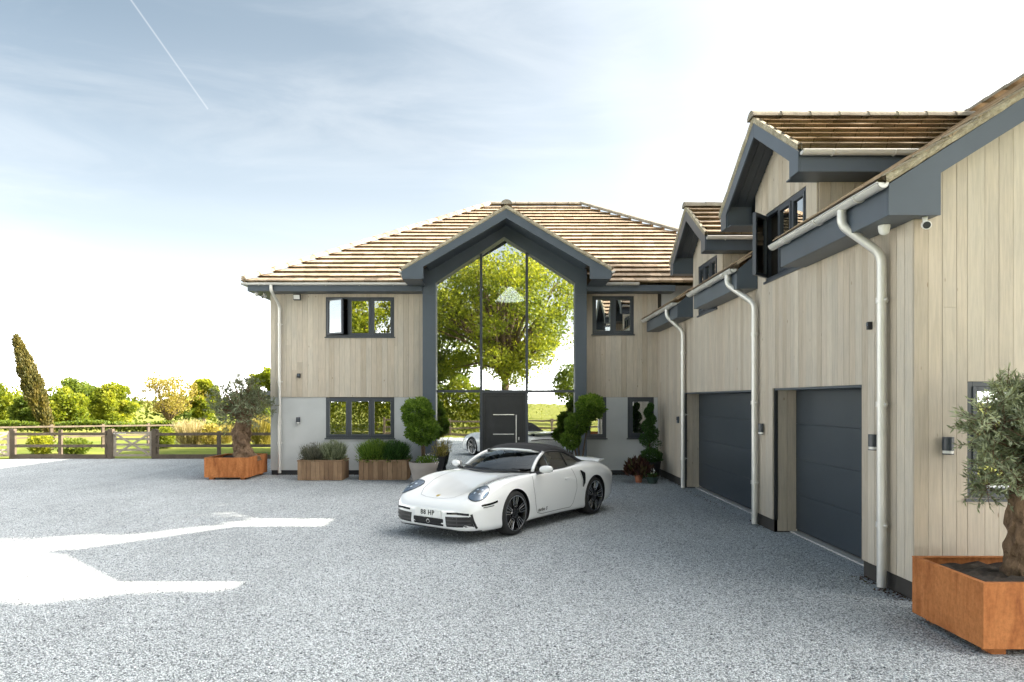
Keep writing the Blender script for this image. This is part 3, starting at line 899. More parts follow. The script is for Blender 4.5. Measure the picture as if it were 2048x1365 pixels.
# gable end facing the camera
Fg = FR('front', YG)
GW = (4.78, 6.0, 1.08, 2.29)
WRX = 7.75
def gtop(x):
    return WEZ - .10 + WSL * ((x if x < WRX else 2 * WRX - x) - WX0)
m = MB(); cuts = [XW + .002, GW[0], GW[1], WRX, 11.2]
for s, e in zip(cuts, cuts[1:]):
    for l, h in spans(s, e, 0, min(gtop(s), gtop(e)), [GW]):
        fbox(m, Fg, s, e, l, h, -.33, -.001)
m.build('gable_wall', M['sheathing'], house)
boards(Fg, XW - .024, WRX, .20, 9, [GW], house, top=gtop)
boards(Fg, WRX, 11.2, .20, 9, [], house, top=gtop, width=.3)
box_part('plinth', M['plinth'], house, XW + .01, 11.2, YG + .004, YG + .05, -.05, .198)
window(Fg, *GW, 2, house)
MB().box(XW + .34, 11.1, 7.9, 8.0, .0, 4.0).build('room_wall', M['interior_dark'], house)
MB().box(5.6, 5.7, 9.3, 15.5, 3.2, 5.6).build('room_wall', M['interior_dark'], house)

# wing roof
EYN, EYF = YG - .22, YW + .3
def wing_ranges(s):
    x = WX0 + s * wcs
    out, y = [], 0.0
    if x < XW + .12:
        ends = [(EYN, 9.66), (11.46, 14.12), (15.42, EYF - .32)]
    else:
        ends = [(EYN, EYF + 2.5)]
    return [(a - EYN, b - EYN) for a, b in ends]
wr = MB()
zt = lambda x: WEZ + WSL * (x - WX0)
wr.hexa([(XW + .3, EYN + .07, zt(XW + .3) - .12), (WRX, EYN + .07, zt(WRX) - .12), (WRX, EYF + 4, zt(WRX) - .12), (XW + .3, EYF + 4, zt(XW + .3) - .12),
         (XW + .3, EYN + .07, zt(XW + .3) - .03), (WRX, EYN + .07, zt(WRX) - .03), (WRX, EYF + 4, zt(WRX) - .03), (XW + .3, EYF + 4, zt(XW + .3) - .03)])
wr.hexa([(WRX, EYN + .07, zt(WRX) - .12), (11.7, EYN + .07, zt(2 * WRX - 11.7) - .12), (11.7, EYF + 4, zt(2 * WRX - 11.7) - .12), (WRX, EYF + 4, zt(WRX) - .12),
         (WRX, EYN + .07, zt(WRX)), (11.7, EYN + .07, zt(2 * WRX - 11.7)), (11.7, EYF + 4, zt(2 * WRX - 11.7)), (WRX, EYF + 4, zt(WRX))])
wing_roof = wr.build('wing_roof', M['roof_tile'], house)
nW = 13
roof_courses((WX0 - .02, EYN, WEZ), (0, 1, 0), (wcs, 0, wsn), (-wsn, 0, wcs), (WRX - WX0) / wcs / nW, nW, wing_ranges, wing_roof, t=.035)
ridge_run((WRX, EYN, zt(WRX) + .08), (WRX, 24, zt(WRX) + .08), wing_roof, .12)
# eaves boxes, gutters
for i, (y0, y1) in enumerate(((EYN + .06, 9.64), (11.48, 14.10), (15.45, 18.85))):
    m = MB()
    m.box(WX0 + .07, WX0 + .095, y0, y1, WSOF, WEZ - .05)
    m.box(WX0 + .096, XW - .028, y0, y1, WSOF, WSOF + .018)
    # closed ends of the box, following the roof pitch
    for ye in ((y1 - .02,) if i == 0 else (y0, y1 - .02)):
        m.prism([(WX0 + .096, ye, WSOF + .019), (XW - .026, ye, WSOF + .019), (XW - .026, ye, zt(XW) - .04), (WX0 + .096, ye, zt(WX0) - .04)], (0, .018, 0))
    m.build('eaves_box', M['anthracite'], house, bevel=.003)
    gutter((WX0 + .005, y0 - (.03 if i else .05), WEZ - .035), (WX0 + .005, y1 + .12, WEZ - .035), (-1, 0, 0), house, 3, .062)
# bargeboard of the gable end, boxed foot, verge mortar
m = MB()
bb = [(WX0 + .07, zt(WX0) - .045), (WRX, zt(WRX) - .045), (WRX, zt(WRX) - .33), (4.40, zt(4.40) - .31), (4.40, WSOF), (WX0 + .07, WSOF)]
m.prism([(x, EYN + .03, z) for x, z in bb], (0, .027, 0))
m.box(WX0 + .071, 4.39, EYN + .058, YG - .03, WSOF + .001, WSOF + .018)
m.prism([(4.37, EYN + .058, zt(4.37) - .30), (4.37, YG - .03, zt(4.37) - .30), (4.37, YG - .03, WSOF + .02), (4.37, EYN + .058, WSOF + .02)], (.028, 0, 0))
m.prism([(4.41, EYN + .058, zt(4.41) - .2), (WRX, EYN + .058, zt(WRX) - .2), (WRX, EYN + .058, zt(WRX) - .18), (4.41, EYN + .058, zt(4.41) - .18)], (0, YG - EYN - .09, 0))
m.prism([(2 * WRX - 3.87, EYN + .03, zt(3.87) - .045), (WRX + .001, EYN + .03, zt(WRX) - .045), (WRX + .001, EYN + .03, zt(WRX) - .33), (2 * WRX - 3.87, EYN + .03, zt(3.87) - .33)], (0, .027, 0))
m.build('bargeboard', M['anthracite'], house, bevel=.004)
rows = []; n = 46
for i in range(n + 1):
    x = WX0 + .02 + (WRX - WX0 - .02) * i / n; d = random.uniform(-.012, .012)
    rows.append([(x, EYN + .028, zt(x) - .075 + d * .3), (x, EYN - .012 + d, zt(x) - .03 + d), (x, EYN + .005 + d, zt(x) + .028), (x, EYN + .16, zt(x) + .035), (x, EYN + .16, zt(x) - .04)])
MB().grid(rows).build('verge_mortar', M['mortar'], wing_roof)
for i in range(nW):                                         # tile ends showing above the mortar
    x0 = WX0 - .02 + (WRX - WX0) * i / nW; x1 = x0 + (WRX - WX0) / nW
    MB().hexa([(x0, EYN - .02, zt(x0) + .03), (x1 + .05, EYN - .02, zt(x1) + .028), (x1 + .05, EYN + .25, zt(x1) + .028), (x0, EYN + .25, zt(x0) + .03),
               (x0, EYN - .02, zt(x0) + .048), (x1 + .05, EYN - .02, zt(x1) + .04), (x1 + .05, EYN + .25, zt(x1) + .04), (x0, EYN + .25, zt(x0) + .048)]).build('verge_tile', M['ridge_tile'], wing_roof)

# dormers
def dormer(d_, opened):
    yc, half, wy0, wy1, ez = d_['yc'], d_['half'], d_['wy0'], d_['wy1'], d_['z']
    X0 = 3.78                                               # front of the overhanging verge
    top = ez + DSL * half
    dcs, dsn = math.cos(math.atan(DSL)), math.sin(math.atan(DSL))
    xr = lambda z: WX0 + (z - WEZ) / WSL                    # where the main slope is at that height
    m = MB()
    for s in (-1, 1):                                       # roof deck
        y0 = yc + s * half
        pts = [(X0 + .03, y0, ez - .075), (X0 + .03, yc, top - .075), (xr(top) + .3, yc, top - .075), (xr(ez) + .4, y0, ez - .075)]
        m.hexa([*pts, *[(p[0], p[1], p[2] + .05) for p in pts]])
    dm = m.build('dormer', M['anthracite'], house)
    for s in (-1, 1):
        roof_courses((X0 + .015, yc + s * (half + .04), ez - .025), (1, 0, 0), (0, -s * dcs, dsn), (0, s * dsn, dcs), (half + .04) / dcs / 6, 6,
                     lambda q: [(0, xr(ez + q * dsn) - X0 + .25)], dm, t=.075)
        # bargeboard
        b = MB(); w = .23; y0 = yc + s * (half - .02); yi = yc + s * (half - .30)
        zz = lambda y: top - DSL * abs(y - yc) - .03
        b.prism([(X0, y0, zz(y0)), (X0, yc, zz(yc)), (X0, yc, zz(yc) - w), (X0, yi, zz(yi) - w), (X0, yi, ez - .30), (X0, y0, ez - .30)], (.028, 0, 0))
        b.build('bargeboard', M['anthracite'], dm, bevel=.004)
        # boxed eave: fascia and soffit running back to the slope
        b = MB()
        ya, yb = sorted((yc + s * (half - .02), yc + s * (half - .045)))
        b.box(X0 + .029, xr(ez) + .3, ya, yb, ez - .30, ez - .05)
        wl = wy0 if s < 0 else wy1
        ya, yb = sorted((yc + s * (half - .046), wl - s * .0))
        b.box(X0 + .029, xr(ez) + .1, ya, yb, ez - .30, ez - .282)
        # inner closing board between boxed eave and raking soffit
        ya, yb = sorted((yi, yi - s * .02))
        b.box(X0 + .029, XW - .03, ya, yb, ez - .281, zz(yi) - .10)
        b.build('eaves_box', M['anthracite'], dm)
        # grooved raking soffit boards
        for k in range(3):
            x0, x1 = X0 + .03 + (XW - .03 - X0 - .03) * k / 3, X0 + .03 + (XW - .03 - X0 - .03) * (k + 1) / 3 - .008
            yy = yi - s * .021
            MB().hexa([(x0, yy, zz(yy) - .11), (x1, yy, zz(yy) - .11), (x1, yc, zz(yc) - .11), (x0, yc, zz(yc) - .11),
                       (x0, yy, zz(yy) - .09), (x1, yy, zz(yy) - .09), (x1, yc, zz(yc) - .09), (x0, yc, zz(yc) - .09)]).build('soffit_board', M['anthracite_frame'], dm)
        # verge mortar
        rows = []
        for i in range(13):
            y = yc + s * (half + .02) * (1 - i / 12); z = top - DSL * abs(y - yc); dd = random.uniform(-.006, .006)
            rows.append([(X0 - .002, y, z - .045), (X0 - .02 + dd, y, z - .015), (X0 - .018 + dd, y, z + .055 + dd), (X0 + .035, y, z + .058), (X0 + .04, y, z - .03)])
        MB().grid(rows).build('verge_mortar', M['mortar'], dm)
        gutter((X0 + .02, yc + s * (half + .04), ez - .055), (xr(ez) - .05, yc + s * (half + .04), ez - .055), (0, s, 0), dm, 2, .055)
    ridge_run((X0 - .05, yc, top + .05), (xr(top) + .2, yc, top + .05), dm, .13, .42)
    # cheeks
    for s, wl in ((-1, wy0), (1, wy1)):
        n = 8; L = xr(ez) + .1 - XW
        for i in range(n):
            x0, x1 = XW + L * i / n, XW + L * (i + 1) / n
            lo_ = zt(x0) - .1; hi_ = ez - .285
            if hi_ - lo_ < .03: continue
            ya, yb = sorted((wl + s * .001, wl + s * .02))
            piece('cheek_board', M['cladding'], dm, x0 + .003, x1 - .003, ya, yb, lo_, hi_)
        ya, yb = sorted((wl - s * .022, wl - s * .10))
        MB().prism([(XW + .34, ya, zt(XW + .34) - .15), (xr(ez) + .1, ya, ez - .3), (XW + .34, ya, ez - .3)], (0, yb - ya, 0)).build('cheek', M['sheathing'], dm)
    # gable window with one casement open
    a0, a1, b0, b1 = d_['win']
    window(Fw, a0, a1, b0, b1, 3, house, opened=opened, ang=46, flip=True)
    return dm
dormer(DORM[0], 2)
dormer(DORM[1], None)
# downpipes of the wing
for y, yo in ((7.75, 7.55), (11.75, 11.42), (16.2, 16.05)):
    downpipe([(WX0 + .005, y, WEZ - .08), (WX0 + .005, y, WEZ - .25), (XW - .10, yo, WEZ - .62), (XW - .10, yo, .03)], house, (1, 0, 0), (3.2, 2.05, .72) if y < 16 else (3.2, 1.75, .72), r=.050)
# ------------------------------------------------------------------ lamps, cameras and other small fittings on the walls
M['lamp_glass'] = plain('lamp_glass', (.75, .74, .70), .3, var=.02)
def wall_lamp(label, F, a, z, wl=None):
    """down light: half-round dark body with a pale lens below, back plate"""
    loc = F(a, z, 0)
    t = thing('wall_lamp', label, 'wall lamp', loc, 0, 'cylindrical wall lamps')
    o = Vector(F(a, z, 1)) - Vector(F(a, z, 0)); r = Vector(F(a + 1, z, 0)) - Vector(F(a, z, 0)); L0 = Vector(loc)
    def ring(rad, z0, z1, nm, mat, top=True):
        m = MB(); pts = []
        for zz in (z0, z1):
            pts.append([L0 + r * (rad * math.cos(math.pi * k / 12)) + o * (.03 + rad * math.sin(math.pi * k / 12)) + Vector((0, 0, zz)) for k in range(13)] + [L0 - r * rad + o * .024 + Vector((0, 0, zz)), L0 + r * rad + o * .024 + Vector((0, 0, zz))])
        n = len(pts[0]); m.v = pts[0] + pts[1]
        m.v = [tuple(p) for p in m.v]
        m.f = [tuple(range(n)), tuple(range(2 * n - 1, n - 1, -1))] + [(i, (i + 1) % n, n + (i + 1) % n, n + i) for i in range(n)]
        return m.build(nm, M[mat], t, smooth=True, autosmooth=40)
    ring(.056, -.055, .085, 'shade', 'anthracite_frame')
    ring(.052, -.085, -.0551, 'diffuser', 'lamp_glass')
    ring(.056, -.096, -.0851, 'base_ring', 'anthracite_frame')
    return t
Zat = lambda y, Y: 2.1 + (800 - y) * Y / 1365
wall_lamp('dark cylindrical wall lamp on the render left of the lower window', FR('front', YW), (597 - 1013) * YW / 1365, Zat(841, YW))
Fwb = FR('side', XW - .024)
wall_lamp('dark wall lamp between the two garage doors', Fwb, 11.22, Zat(858, 11.22))
wall_lamp('dark wall lamp between the near garage door and the nearest downpipe', Fwb, 7.80, Zat(884, 7.8))
wall_lamp('dark wall lamp on the gable end left of the olive tree', FR('front', YG - .024), (1889 - 1013) * YG / 1365, Zat(890, YG))
def small_box(name, label, cat, F, a, z, w, h, d, mat, extra=None):
    loc = F(a, z, 0); t = thing(name, label, cat, loc)
    m = MB(); fbox(m, F, a - w / 2, a + w / 2, z - h / 2, z + h / 2, .002, d); m.build('housing', M[mat], t, bevel=.006)
    if extra:
        m = MB(); fbox(m, F, a - w * .36, a + w * .36, z - h * .05, z + h * .38, d + .001, d + .006); m.build('face', M[extra], t)
    return t
Fb = FR('front', YW - .024)
small_box('alarm_sensor', 'small dark sensor box on the cladding above the left wall lamp', 'sensor', Fb, (598.5 - 1013) * YW / 1365, Zat(752, YW), .09, .12, .06, 'pot_black', 'anthracite')
small_box('key_pad', 'small grey keypad beside the corner downpipe', 'keypad', Fwb, 16.75, Zat(840, 16.75), .12, .16, .04, 'anthracite', 'plinth')
small_box('alarm_sensor', 'tiny dark sensor high on the wing cladding left of the nearest downpipe', 'sensor', Fwb, 7.9, Zat(652, 7.9), .05, .09, .05, 'pot_black', 'anthracite')
# flood light under the eave
t = thing('flood_light', 'square flood light under the eave at the left', 'flood light', ((598 - 1013) * YW / 1365, YW, 4.95))
fx = (598 - 1013) * YW / 1365
MB().hexa([(fx - .10, YW - .20, 4.87), (fx + .10, YW - .20, 4.87), (fx + .10, YW - .13, 4.86), (fx - .10, YW - .13, 4.86), (fx - .10, YW - .24, 5.01), (fx + .10, YW - .24, 5.01), (fx + .10, YW - .16, 5.03), (fx - .10, YW - .16, 5.03)]).build('housing', M['pot_black'], t, bevel=.006)
MB().hexa([(fx - .085, YW - .2095, 4.885), (fx + .085, YW - .2095, 4.885), (fx + .085, YW - .20, 4.885), (fx - .085, YW - .20, 4.885), (fx - .085, YW - .243, 4.995), (fx + .085, YW - .243, 4.995), (fx + .085, YW - .23, 4.995), (fx - .085, YW - .23, 4.995)]).build('lens', M['lamp_glass'], t)
MB().box(fx - .02, fx + .02, YW - .16, YW - .02, 4.92, 4.97).build('bracket', M['pot_black'], t)
def dome_camera(label, c, r=.06, cat='security camera'):
    t = thing('dome_camera', label, cat, c, 0, 'security cameras')
    MB().lathe([(.001, 0), (r, 0), (r, -.025), (r * .9, -.05), (.001, -.05)], seg=20).build('base', M['lamp_glass'], t, local=True, smooth=True, autosmooth=40)
    pr = [(r * .92 * math.cos(R(a)), -.05 - r * .92 * math.sin(R(a))) for a in range(0, 91, 15)]
    MB().lathe(pr, seg=20).build('dome', M['glass_dome'] if 'glass_dome' in M else M['lamp_glass'], t, local=True, smooth=True)
    return t
dome_camera('pale dome camera on the soffit near the nearest gutter end', (4.05, 7.32, WSOF - .001))
def bullet_camera(label, c, aim, m_arm):
    t = thing('bullet_camera', label, 'security camera', c, 0, 'security cameras')
    d = Vector(aim).normalized()
    MB().tube([(0, 0, 0), (0, 0, -.05), m_arm], [.03, .02, .018], 8).build('arm', M['lamp_glass'], t, local=True, smooth=True)
    p = Vector(m_arm)
    MB().tube([p - d * .05, p - d * .045, p + d * .06, p + d * .065], [.02, .045, .045, .04], 14).build('body', M['lamp_glass'], t, local=True, smooth=True, autosmooth=40)
    MB().tube([p + d * .0655, p + d * .07], [.036, .034], 14).build('lens', M['car_lens'] if 'car_lens' in M else M['pot_black'], t, local=True)
    return t
bullet_camera('round camera under the boxed foot of the wing bargeboard', (4.28, 6.98, WSOF - .001), (-.5, -1, -.3), (.0, -.02, -.085))
bullet_camera('small camera under the soffit at the left house corner', (-6.72, 18.95, SOF - .001), (-.4, -1, -.35), (.0, -.03, -.10))
dome_camera('small dome camera at the far left soffit of the house', (-6.92, 18.9, SOF - .001), .05)
# pendant in the hall
t = thing('pendant_lamp', 'white conical pendant lamp hanging inside the glazed hall', 'pendant lamp', (.12, 20.6, 5.1))
MB().lathe([(.04, .40), (.10, .36), (.40, .06), (.42, .0), (.39, .0), (.08, .30)], seg=28).build('shade', M['lamp_white'], t, local=True, smooth=True)
MB().tube([(0, 0, .38), (0, 0, 1.68)], .008, 6).build('cord', M['pot_black'], t, local=True)
# ------------------------------------------------------------------ plants
RNG = np.random.default_rng(11)
def unit(v): return v / np.maximum(np.linalg.norm(v, axis=-1, keepdims=True), 1e-9)
def leaf_mesh(name, P, D, L, W, val, mat, parent=None, fold=.25, stuff=False):
    """one small folded rhombic leaf per row: P base points, D leaf directions"""
    n = len(P); P = np.asarray(P, float); D = unit(np.asarray(D, float))
    r = unit(RNG.normal(size=(n, 3)))
    B = unit(np.cross(D, r)); Nn = np.cross(D, B)
    L = np.broadcast_to(L, (n,))[:, None]; W = np.broadcast_to(W, (n,))[:, None]
    v = np.stack([P, P + D * L * .5 + B * W * .5 + Nn * W * fold, P + D * L, P + D * L * .5 - B * W * .5 + Nn * W * fold], 1).reshape(-1, 3)
    me = bpy.data.meshes.new(name)
    me.vertices.add(4 * n); me.vertices.foreach_set('co', v.astype(np.float32).ravel())
    me.loops.add(4 * n); me.loops.foreach_set('vertex_index', np.arange(4 * n, dtype=np.int32))
    me.polygons.add(n); me.polygons.foreach_set('loop_start', np.arange(0, 4 * n, 4, dtype=np.int32))
    me.update(calc_edges=True)
    at = me.attributes.new('leafval', 'FLOAT', 'POINT')
    at.data.foreach_set('value', np.repeat(np.clip(val, 0, 1), 4).astype(np.float32))
    me.materials.append(mat)
    o = bpy.data.objects.new(name, me); COL.objects.link(o); o.parent = parent
    return o
def ball_points(n, shell=.0):
    d = unit(RNG.normal(size=(n, 3))); r = (shell ** 3 + (1 - shell ** 3) * RNG.random(n)) ** (1 / 3)
    return d * r[:, None]

def clump_crown(clumps, per, L, W, up=.35):
    """clumps: (x,y,z,rx,rz,val). leaves spread through each clump"""
    P, D, V = [], [], []
    for (x, y, z, rx, rz, v) in clumps:
        q = ball_points(per, .35)
        p = q * np.array([rx, rx, rz]) + np.array([x, y, z])
        P.append(p); D.append(q * .8 + RNG.normal(size=(per, 3)) * .7 + np.array([0, 0, up]))
        V.append(v + RNG.normal(size=per) * .16 + q[:, 2] * .10)
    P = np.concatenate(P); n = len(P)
    return P, np.concatenate(D), L * RNG.uniform(.7, 1.3, n), W * RNG.uniform(.7, 1.3, n), np.concatenate(V)

def tree(name, label, loc, h, rx, rz, zc, n_clump=40, per=220, L=.28, W=.18, leaf='leaf_oak', bark='bark', trunk_r=.2, group=None, seed=1, limbs=9, fork=None, lean=(0, 0), clump_r=.30, cat='tree', sparse=0.0, gaps=()):
    global RNG
    RNG = np.random.default_rng(seed); rr = random.Random(seed)
    t = thing(name, label, cat, loc, 0, group)
    cl = []
    while len(cl) < n_clump:
        q = ball_points(1, .45)[0]
        if q[2] < -.75: continue
        x, y, z = q[0] * rx + lean[0], q[1] * rx + lean[1], zc + q[2] * rz
        if any((x - g[0]) ** 2 + (z - g[1]) ** 2 < g[2] ** 2 for g in gaps): continue
        s = clump_r * rx * rr.uniform(.7, 1.35)
        cl.append((x, y, z, s, s * rr.uniform(.6, .95), rr.uniform(.25, .8)))
    P, D, l, w, v = clump_crown(cl, per, L, W)
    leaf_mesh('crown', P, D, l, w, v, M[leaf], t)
    m = MB(); fk = fork or (zc - rz * .75)
    k = 7
    pts = [(lean[0] * .3 * i / k + rr.uniform(-.04, .04) * h * .1, lean[1] * .3 * i / k, fk * i / k) for i in range(k + 1)]
    m.tube(pts, [trunk_r * (1.45 if i == 0 else 1.1 - .45 * i / k) for i in range(k + 1)], 9)
    top = Vector(pts[-1])
    for c in rr.sample(cl, min(limbs, len(cl))):
        e = Vector(c[:3]); mid = top.lerp(e, .5) + Vector((rr.uniform(-.1, .1) * rx, rr.uniform(-.1, .1) * rx, .12 * rz))
        m.tube([top - Vector((0, 0, .2)), top.lerp(mid, .5) + Vector((0, 0, .05 * rz)), mid, e], [trunk_r * .5, trunk_r * .38, trunk_r * .25, trunk_r * .08], 6)
    m.build('trunk', M[bark], t, local=True, smooth=True)
    return t

def shrub(name, label, loc, rx, h, n=1500, L=.06, W=.03, leaf='leaf_green', group=None, blade=0.0, seed=3, cat='shrub', lumps=6, base=.0, up=.3):
    """mound of leaves; blade>0 makes upright or arching stems instead"""
    global RNG
    RNG = np.random.default_rng(seed)
    t = thing(name, label, cat, loc, 0, group)
    if blade:
        a = RNG.random(n) * 2 * np.pi; r = rx * .45 * np.sqrt(RNG.random(n))
        P = np.stack([r * np.cos(a), r * np.sin(a), np.full(n, base)], 1)
        out = np.stack([np.cos(a), np.sin(a), np.zeros(n)], 1) * (r / rx * 1.5)[:, None] * (rx / h)
        D = out + np.array([0, 0, 1.0]) + RNG.normal(size=(n, 3)) * .16
        leaf_mesh('foliage', P, D, h * RNG.uniform(.55, 1.08, n), blade, RNG.random(n), M[leaf], t, fold=.1)
        m = max(200, n // 2)
        q = ball_points(m, .6); q[:, 2] = np.abs(q[:, 2])
        leaf_mesh('foliage', q * np.array([rx, rx, h * .95]) + np.array([0, 0, base]), q + RNG.normal(size=(m, 3)) * .4 + np.array([0, 0, .8]), L, W, RNG.random(m), M[leaf], t)
    else:
        cl = []
        for i in range(lumps):
            a = 2 * math.pi * i / lumps + RNG.random(); k = .45 if i else 0
            cl.append((k * rx * math.cos(a), k * rx * math.sin(a), base + h * (.45 + .12 * RNG.random()), rx * .62, h * .5, .3 + .5 * RNG.random()))
        P, D, l, w, v = clump_crown(cl, n // lumps, L, W, up)
        P[:, 2] = np.maximum(P[:, 2], base)
        leaf_mesh('foliage', P, D, l, w, v, M[leaf], t)
        MB().tube([(0, 0, 0), (0, 0, base + h * .5)], [.03, .012], 6).build('stem', M['bark'], t, local=True)
    return t

def leaf_ball(parent, c, r, n, L, W, leaf, name='leaf_ball', squash=1.0):
    q = unit(RNG.normal(size=(n, 3)))
    bumps = 1 + .11 * np.sin(q[:, 0] * 9 + c[0] * 7) * np.sin(q[:, 1] * 8) + .09 * np.sin(q[:, 2] * 9 + q[:, 0] * 5 + c[2] * 3)
    p = q * (r * bumps * (1 - .38 * RNG.random(n) ** 1.8))[:, None]
    p[:, 2] *= squash
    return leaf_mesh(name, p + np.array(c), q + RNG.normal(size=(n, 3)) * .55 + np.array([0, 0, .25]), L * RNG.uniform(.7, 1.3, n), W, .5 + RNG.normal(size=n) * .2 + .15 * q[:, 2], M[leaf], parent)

# ---- corten planters with olive trees
def corten_planter(label, x0, x1, y0, y1, z1):
    cx, cy = (x0 + x1) / 2, (y0 + y1) / 2
    t = thing('corten_planter', label, 'planter', (cx, cy, 0), 0, 'weathered steel planters with olive trees')
    b = .06; w = .012; rim = .045
    m = MB()
    m.box(x0, x1, y0, y0 + w, b, z1 - .01).box(x0, x1, y1 - w, y1, b, z1 - .01).box(x0, x0 + w, y0 + w, y1 - w, b, z1 - .01).box(x1 - w, x1, y0 + w, y1 - w, b, z1 - .01).box(x0 + w, x1 - w, y0 + w, y1 - w, b + .001, b + .02)
    m.build('box', M['corten'], t)
    r = MB()
    r.box(x0 - .002, x1 + .002, y0 - .002, y0 + rim, z1 - .0095, z1).box(x0 - .002, x1 + .002, y1 - rim, y1 + .002, z1 - .0095, z1).box(x0 - .002, x0 + rim, y0 + rim, y1 - rim, z1 - .0095, z1).box(x1 - rim, x1 + .002, y0 + rim, y1 - rim, z1 - .0095, z1)
    r.build('rim', M['corten'], t)
    for fx in (x0 + .1, x1 - .22):
        for fy in (y0 + .05, y1 - .17):
            box_part('foot', M['corten'], t, fx, fx + .12, fy, fy + .12, 0, b)
    rows = []; n = 14
    for i in range(n + 1):
        rows.append([(x0 + w + (x1 - x0 - 2 * w) * j / n, y0 + w + (y1 - y0 - 2 * w) * i / n, z1 - .07 + random.uniform(-.018, .03)) for j in range(n + 1)])
    MB().grid(rows).build('soil', M['soil'], t)
    return t
corten_planter('orange rusted steel planter on the gravel by the wing gable at right', 3.90, 5.15, 5.58, 6.56, .60)
corten_planter('brown rusted steel planter on the gravel left of the house corner', -7.93, -6.78, 17.9, 19.35, .58)

def olive(label, loc, base_z, trunk, radii, crown, per, L, W, seed):
    """gnarled trunk (path, radii) and a loose crown of narrow leaves on twigs"""
    global RNG
    RNG = np.random.default_rng(seed); rr = random.Random(seed)
    t = thing('olive_tree', label, 'tree', (loc[0], loc[1], base_z), 0, 'olive trees in steel planters')
    n, seg = 34, 26
    pts = []
    for i in range(n + 1):
        f = i / n * (len(trunk) - 1); k = min(int(f), len(trunk) - 2); u = f - k
        pts.append((Vector(trunk[k]).lerp(Vector(trunk[k + 1]), u), radii[k] * (1 - u) + radii[k + 1] * u))
    rows = []
    for i, (p, r) in enumerate(pts):
        row = []
        for j in range(seg + 1):
            a = 2 * math.pi * (j % seg) / seg
            z = p.z
            k = 1 + .17 * math.sin(3 * a + z * 6 + seed) + .13 * math.sin(6 * a - z * 12 + 2 * math.sin(z * 8)) + .12 * math.sin(z * 27 + a * 3) + rr.uniform(-.07, .07) * (j % seg > 0)
            row.append(p + Vector((math.cos(a) * r * k, math.sin(a) * r * k, .02 * math.sin(5 * a))))
        rows.append(row)
    m = MB().grid(rows)
    top = pts[-1][0]
    tw = []
    for c in crown:
        e = Vector(c[:3]); mid = top.lerp(e, .55) + Vector((rr.uniform(-.06, .06), rr.uniform(-.06, .06), .05))
        m.tube([top - Vector((0, 0, .06)), top.lerp(mid, .5), mid, e], [radii[-1] * .42, radii[-1] * .3, radii[-1] * .2, .006], 7)
    m.build('trunk', M['olive_bark'], t, local=True, smooth=True)
    P, D, V, tws = [], [], [], MB()
    for (x, y, z, r, v) in crown:
        nt = max(4, per // 16)
        for _ in range(nt):                                  # leafy twigs
            q = ball_points(1, .2)[0] * r; s = Vector((x, y, z)) + Vector(q) * .75
            d = Vector(q).normalized() * .7 + Vector((rr.uniform(-.5, .5), rr.uniform(-.5, .5), rr.uniform(-.1, .75)))
            d.normalize(); ln = r * rr.uniform(.5, .95)
            e = s + d * ln - Vector((0, 0, ln * .12))
            tws.tube([s - d * ln * .3, s + d * ln * .5, e], [.0035, .003, .0015], 4, False)
            k = 16
            tt = np.linspace(0, 1, k)[:, None]
            P.append(np.array(s) * (1 - tt) + np.array(e) * tt)
            D.append(np.array(d) * .8 + RNG.normal(size=(k, 3)) * .62)
            V.append(np.full(k, v) + RNG.normal(size=k) * .2)
    P = np.concatenate(P); nl = len(P)
    leaf_mesh('foliage', P, np.concatenate(D), L * RNG.uniform(.6, 1.2, nl), W, np.concatenate(V), M['leaf_olive'], t, fold=.12)
    tws.build('twigs', M['olive_bark'], t, local=True, normals=False)
    return t
rr = random.Random(5)
crown = []
for _ in range(60):
    q = ball_points(1, .25)[0]
    crown.append((.10 + q[0] * .50, -.05 + q[1] * .48, 1.16 + q[2] * .62, .17 * rr.uniform(.8, 1.3), rr.uniform(.4, .95)))
olive('gnarled olive tree in the planter at the right edge of the picture', (4.60, 6.15), .53, [(0, 0, -.06), (-.02, 0, .12), (.015, 0, .34), (-.01, 0, .56), (.03, 0, .80), (.06, 0, 1.0)], [.14, .088, .075, .072, .065, .045], crown, 330, .075, .016, 4)
crown = []
for _ in range(64):
    q = ball_points(1, .25)[0]
    crown.append((-.10 + q[0] * .80, q[1] * .7, 1.45 + q[2] * .56 + (.12 if abs(q[0]) < .5 else -.08), .22 * rr.uniform(.8, 1.3), rr.uniform(.15, .6)))
olive('squat olive tree with thick trunk in the planter beside the fence', (-7.15, 18.6), .50, [(.06, 0, -.06), (.02, 0, .12), (-.06, 0, .42), (-.10, 0, .72), (-.02, 0, 1.0), (.0, 0, 1.15)], [.33, .25, .20, .235, .17, .12], crown, 190, .085, .019, 8)

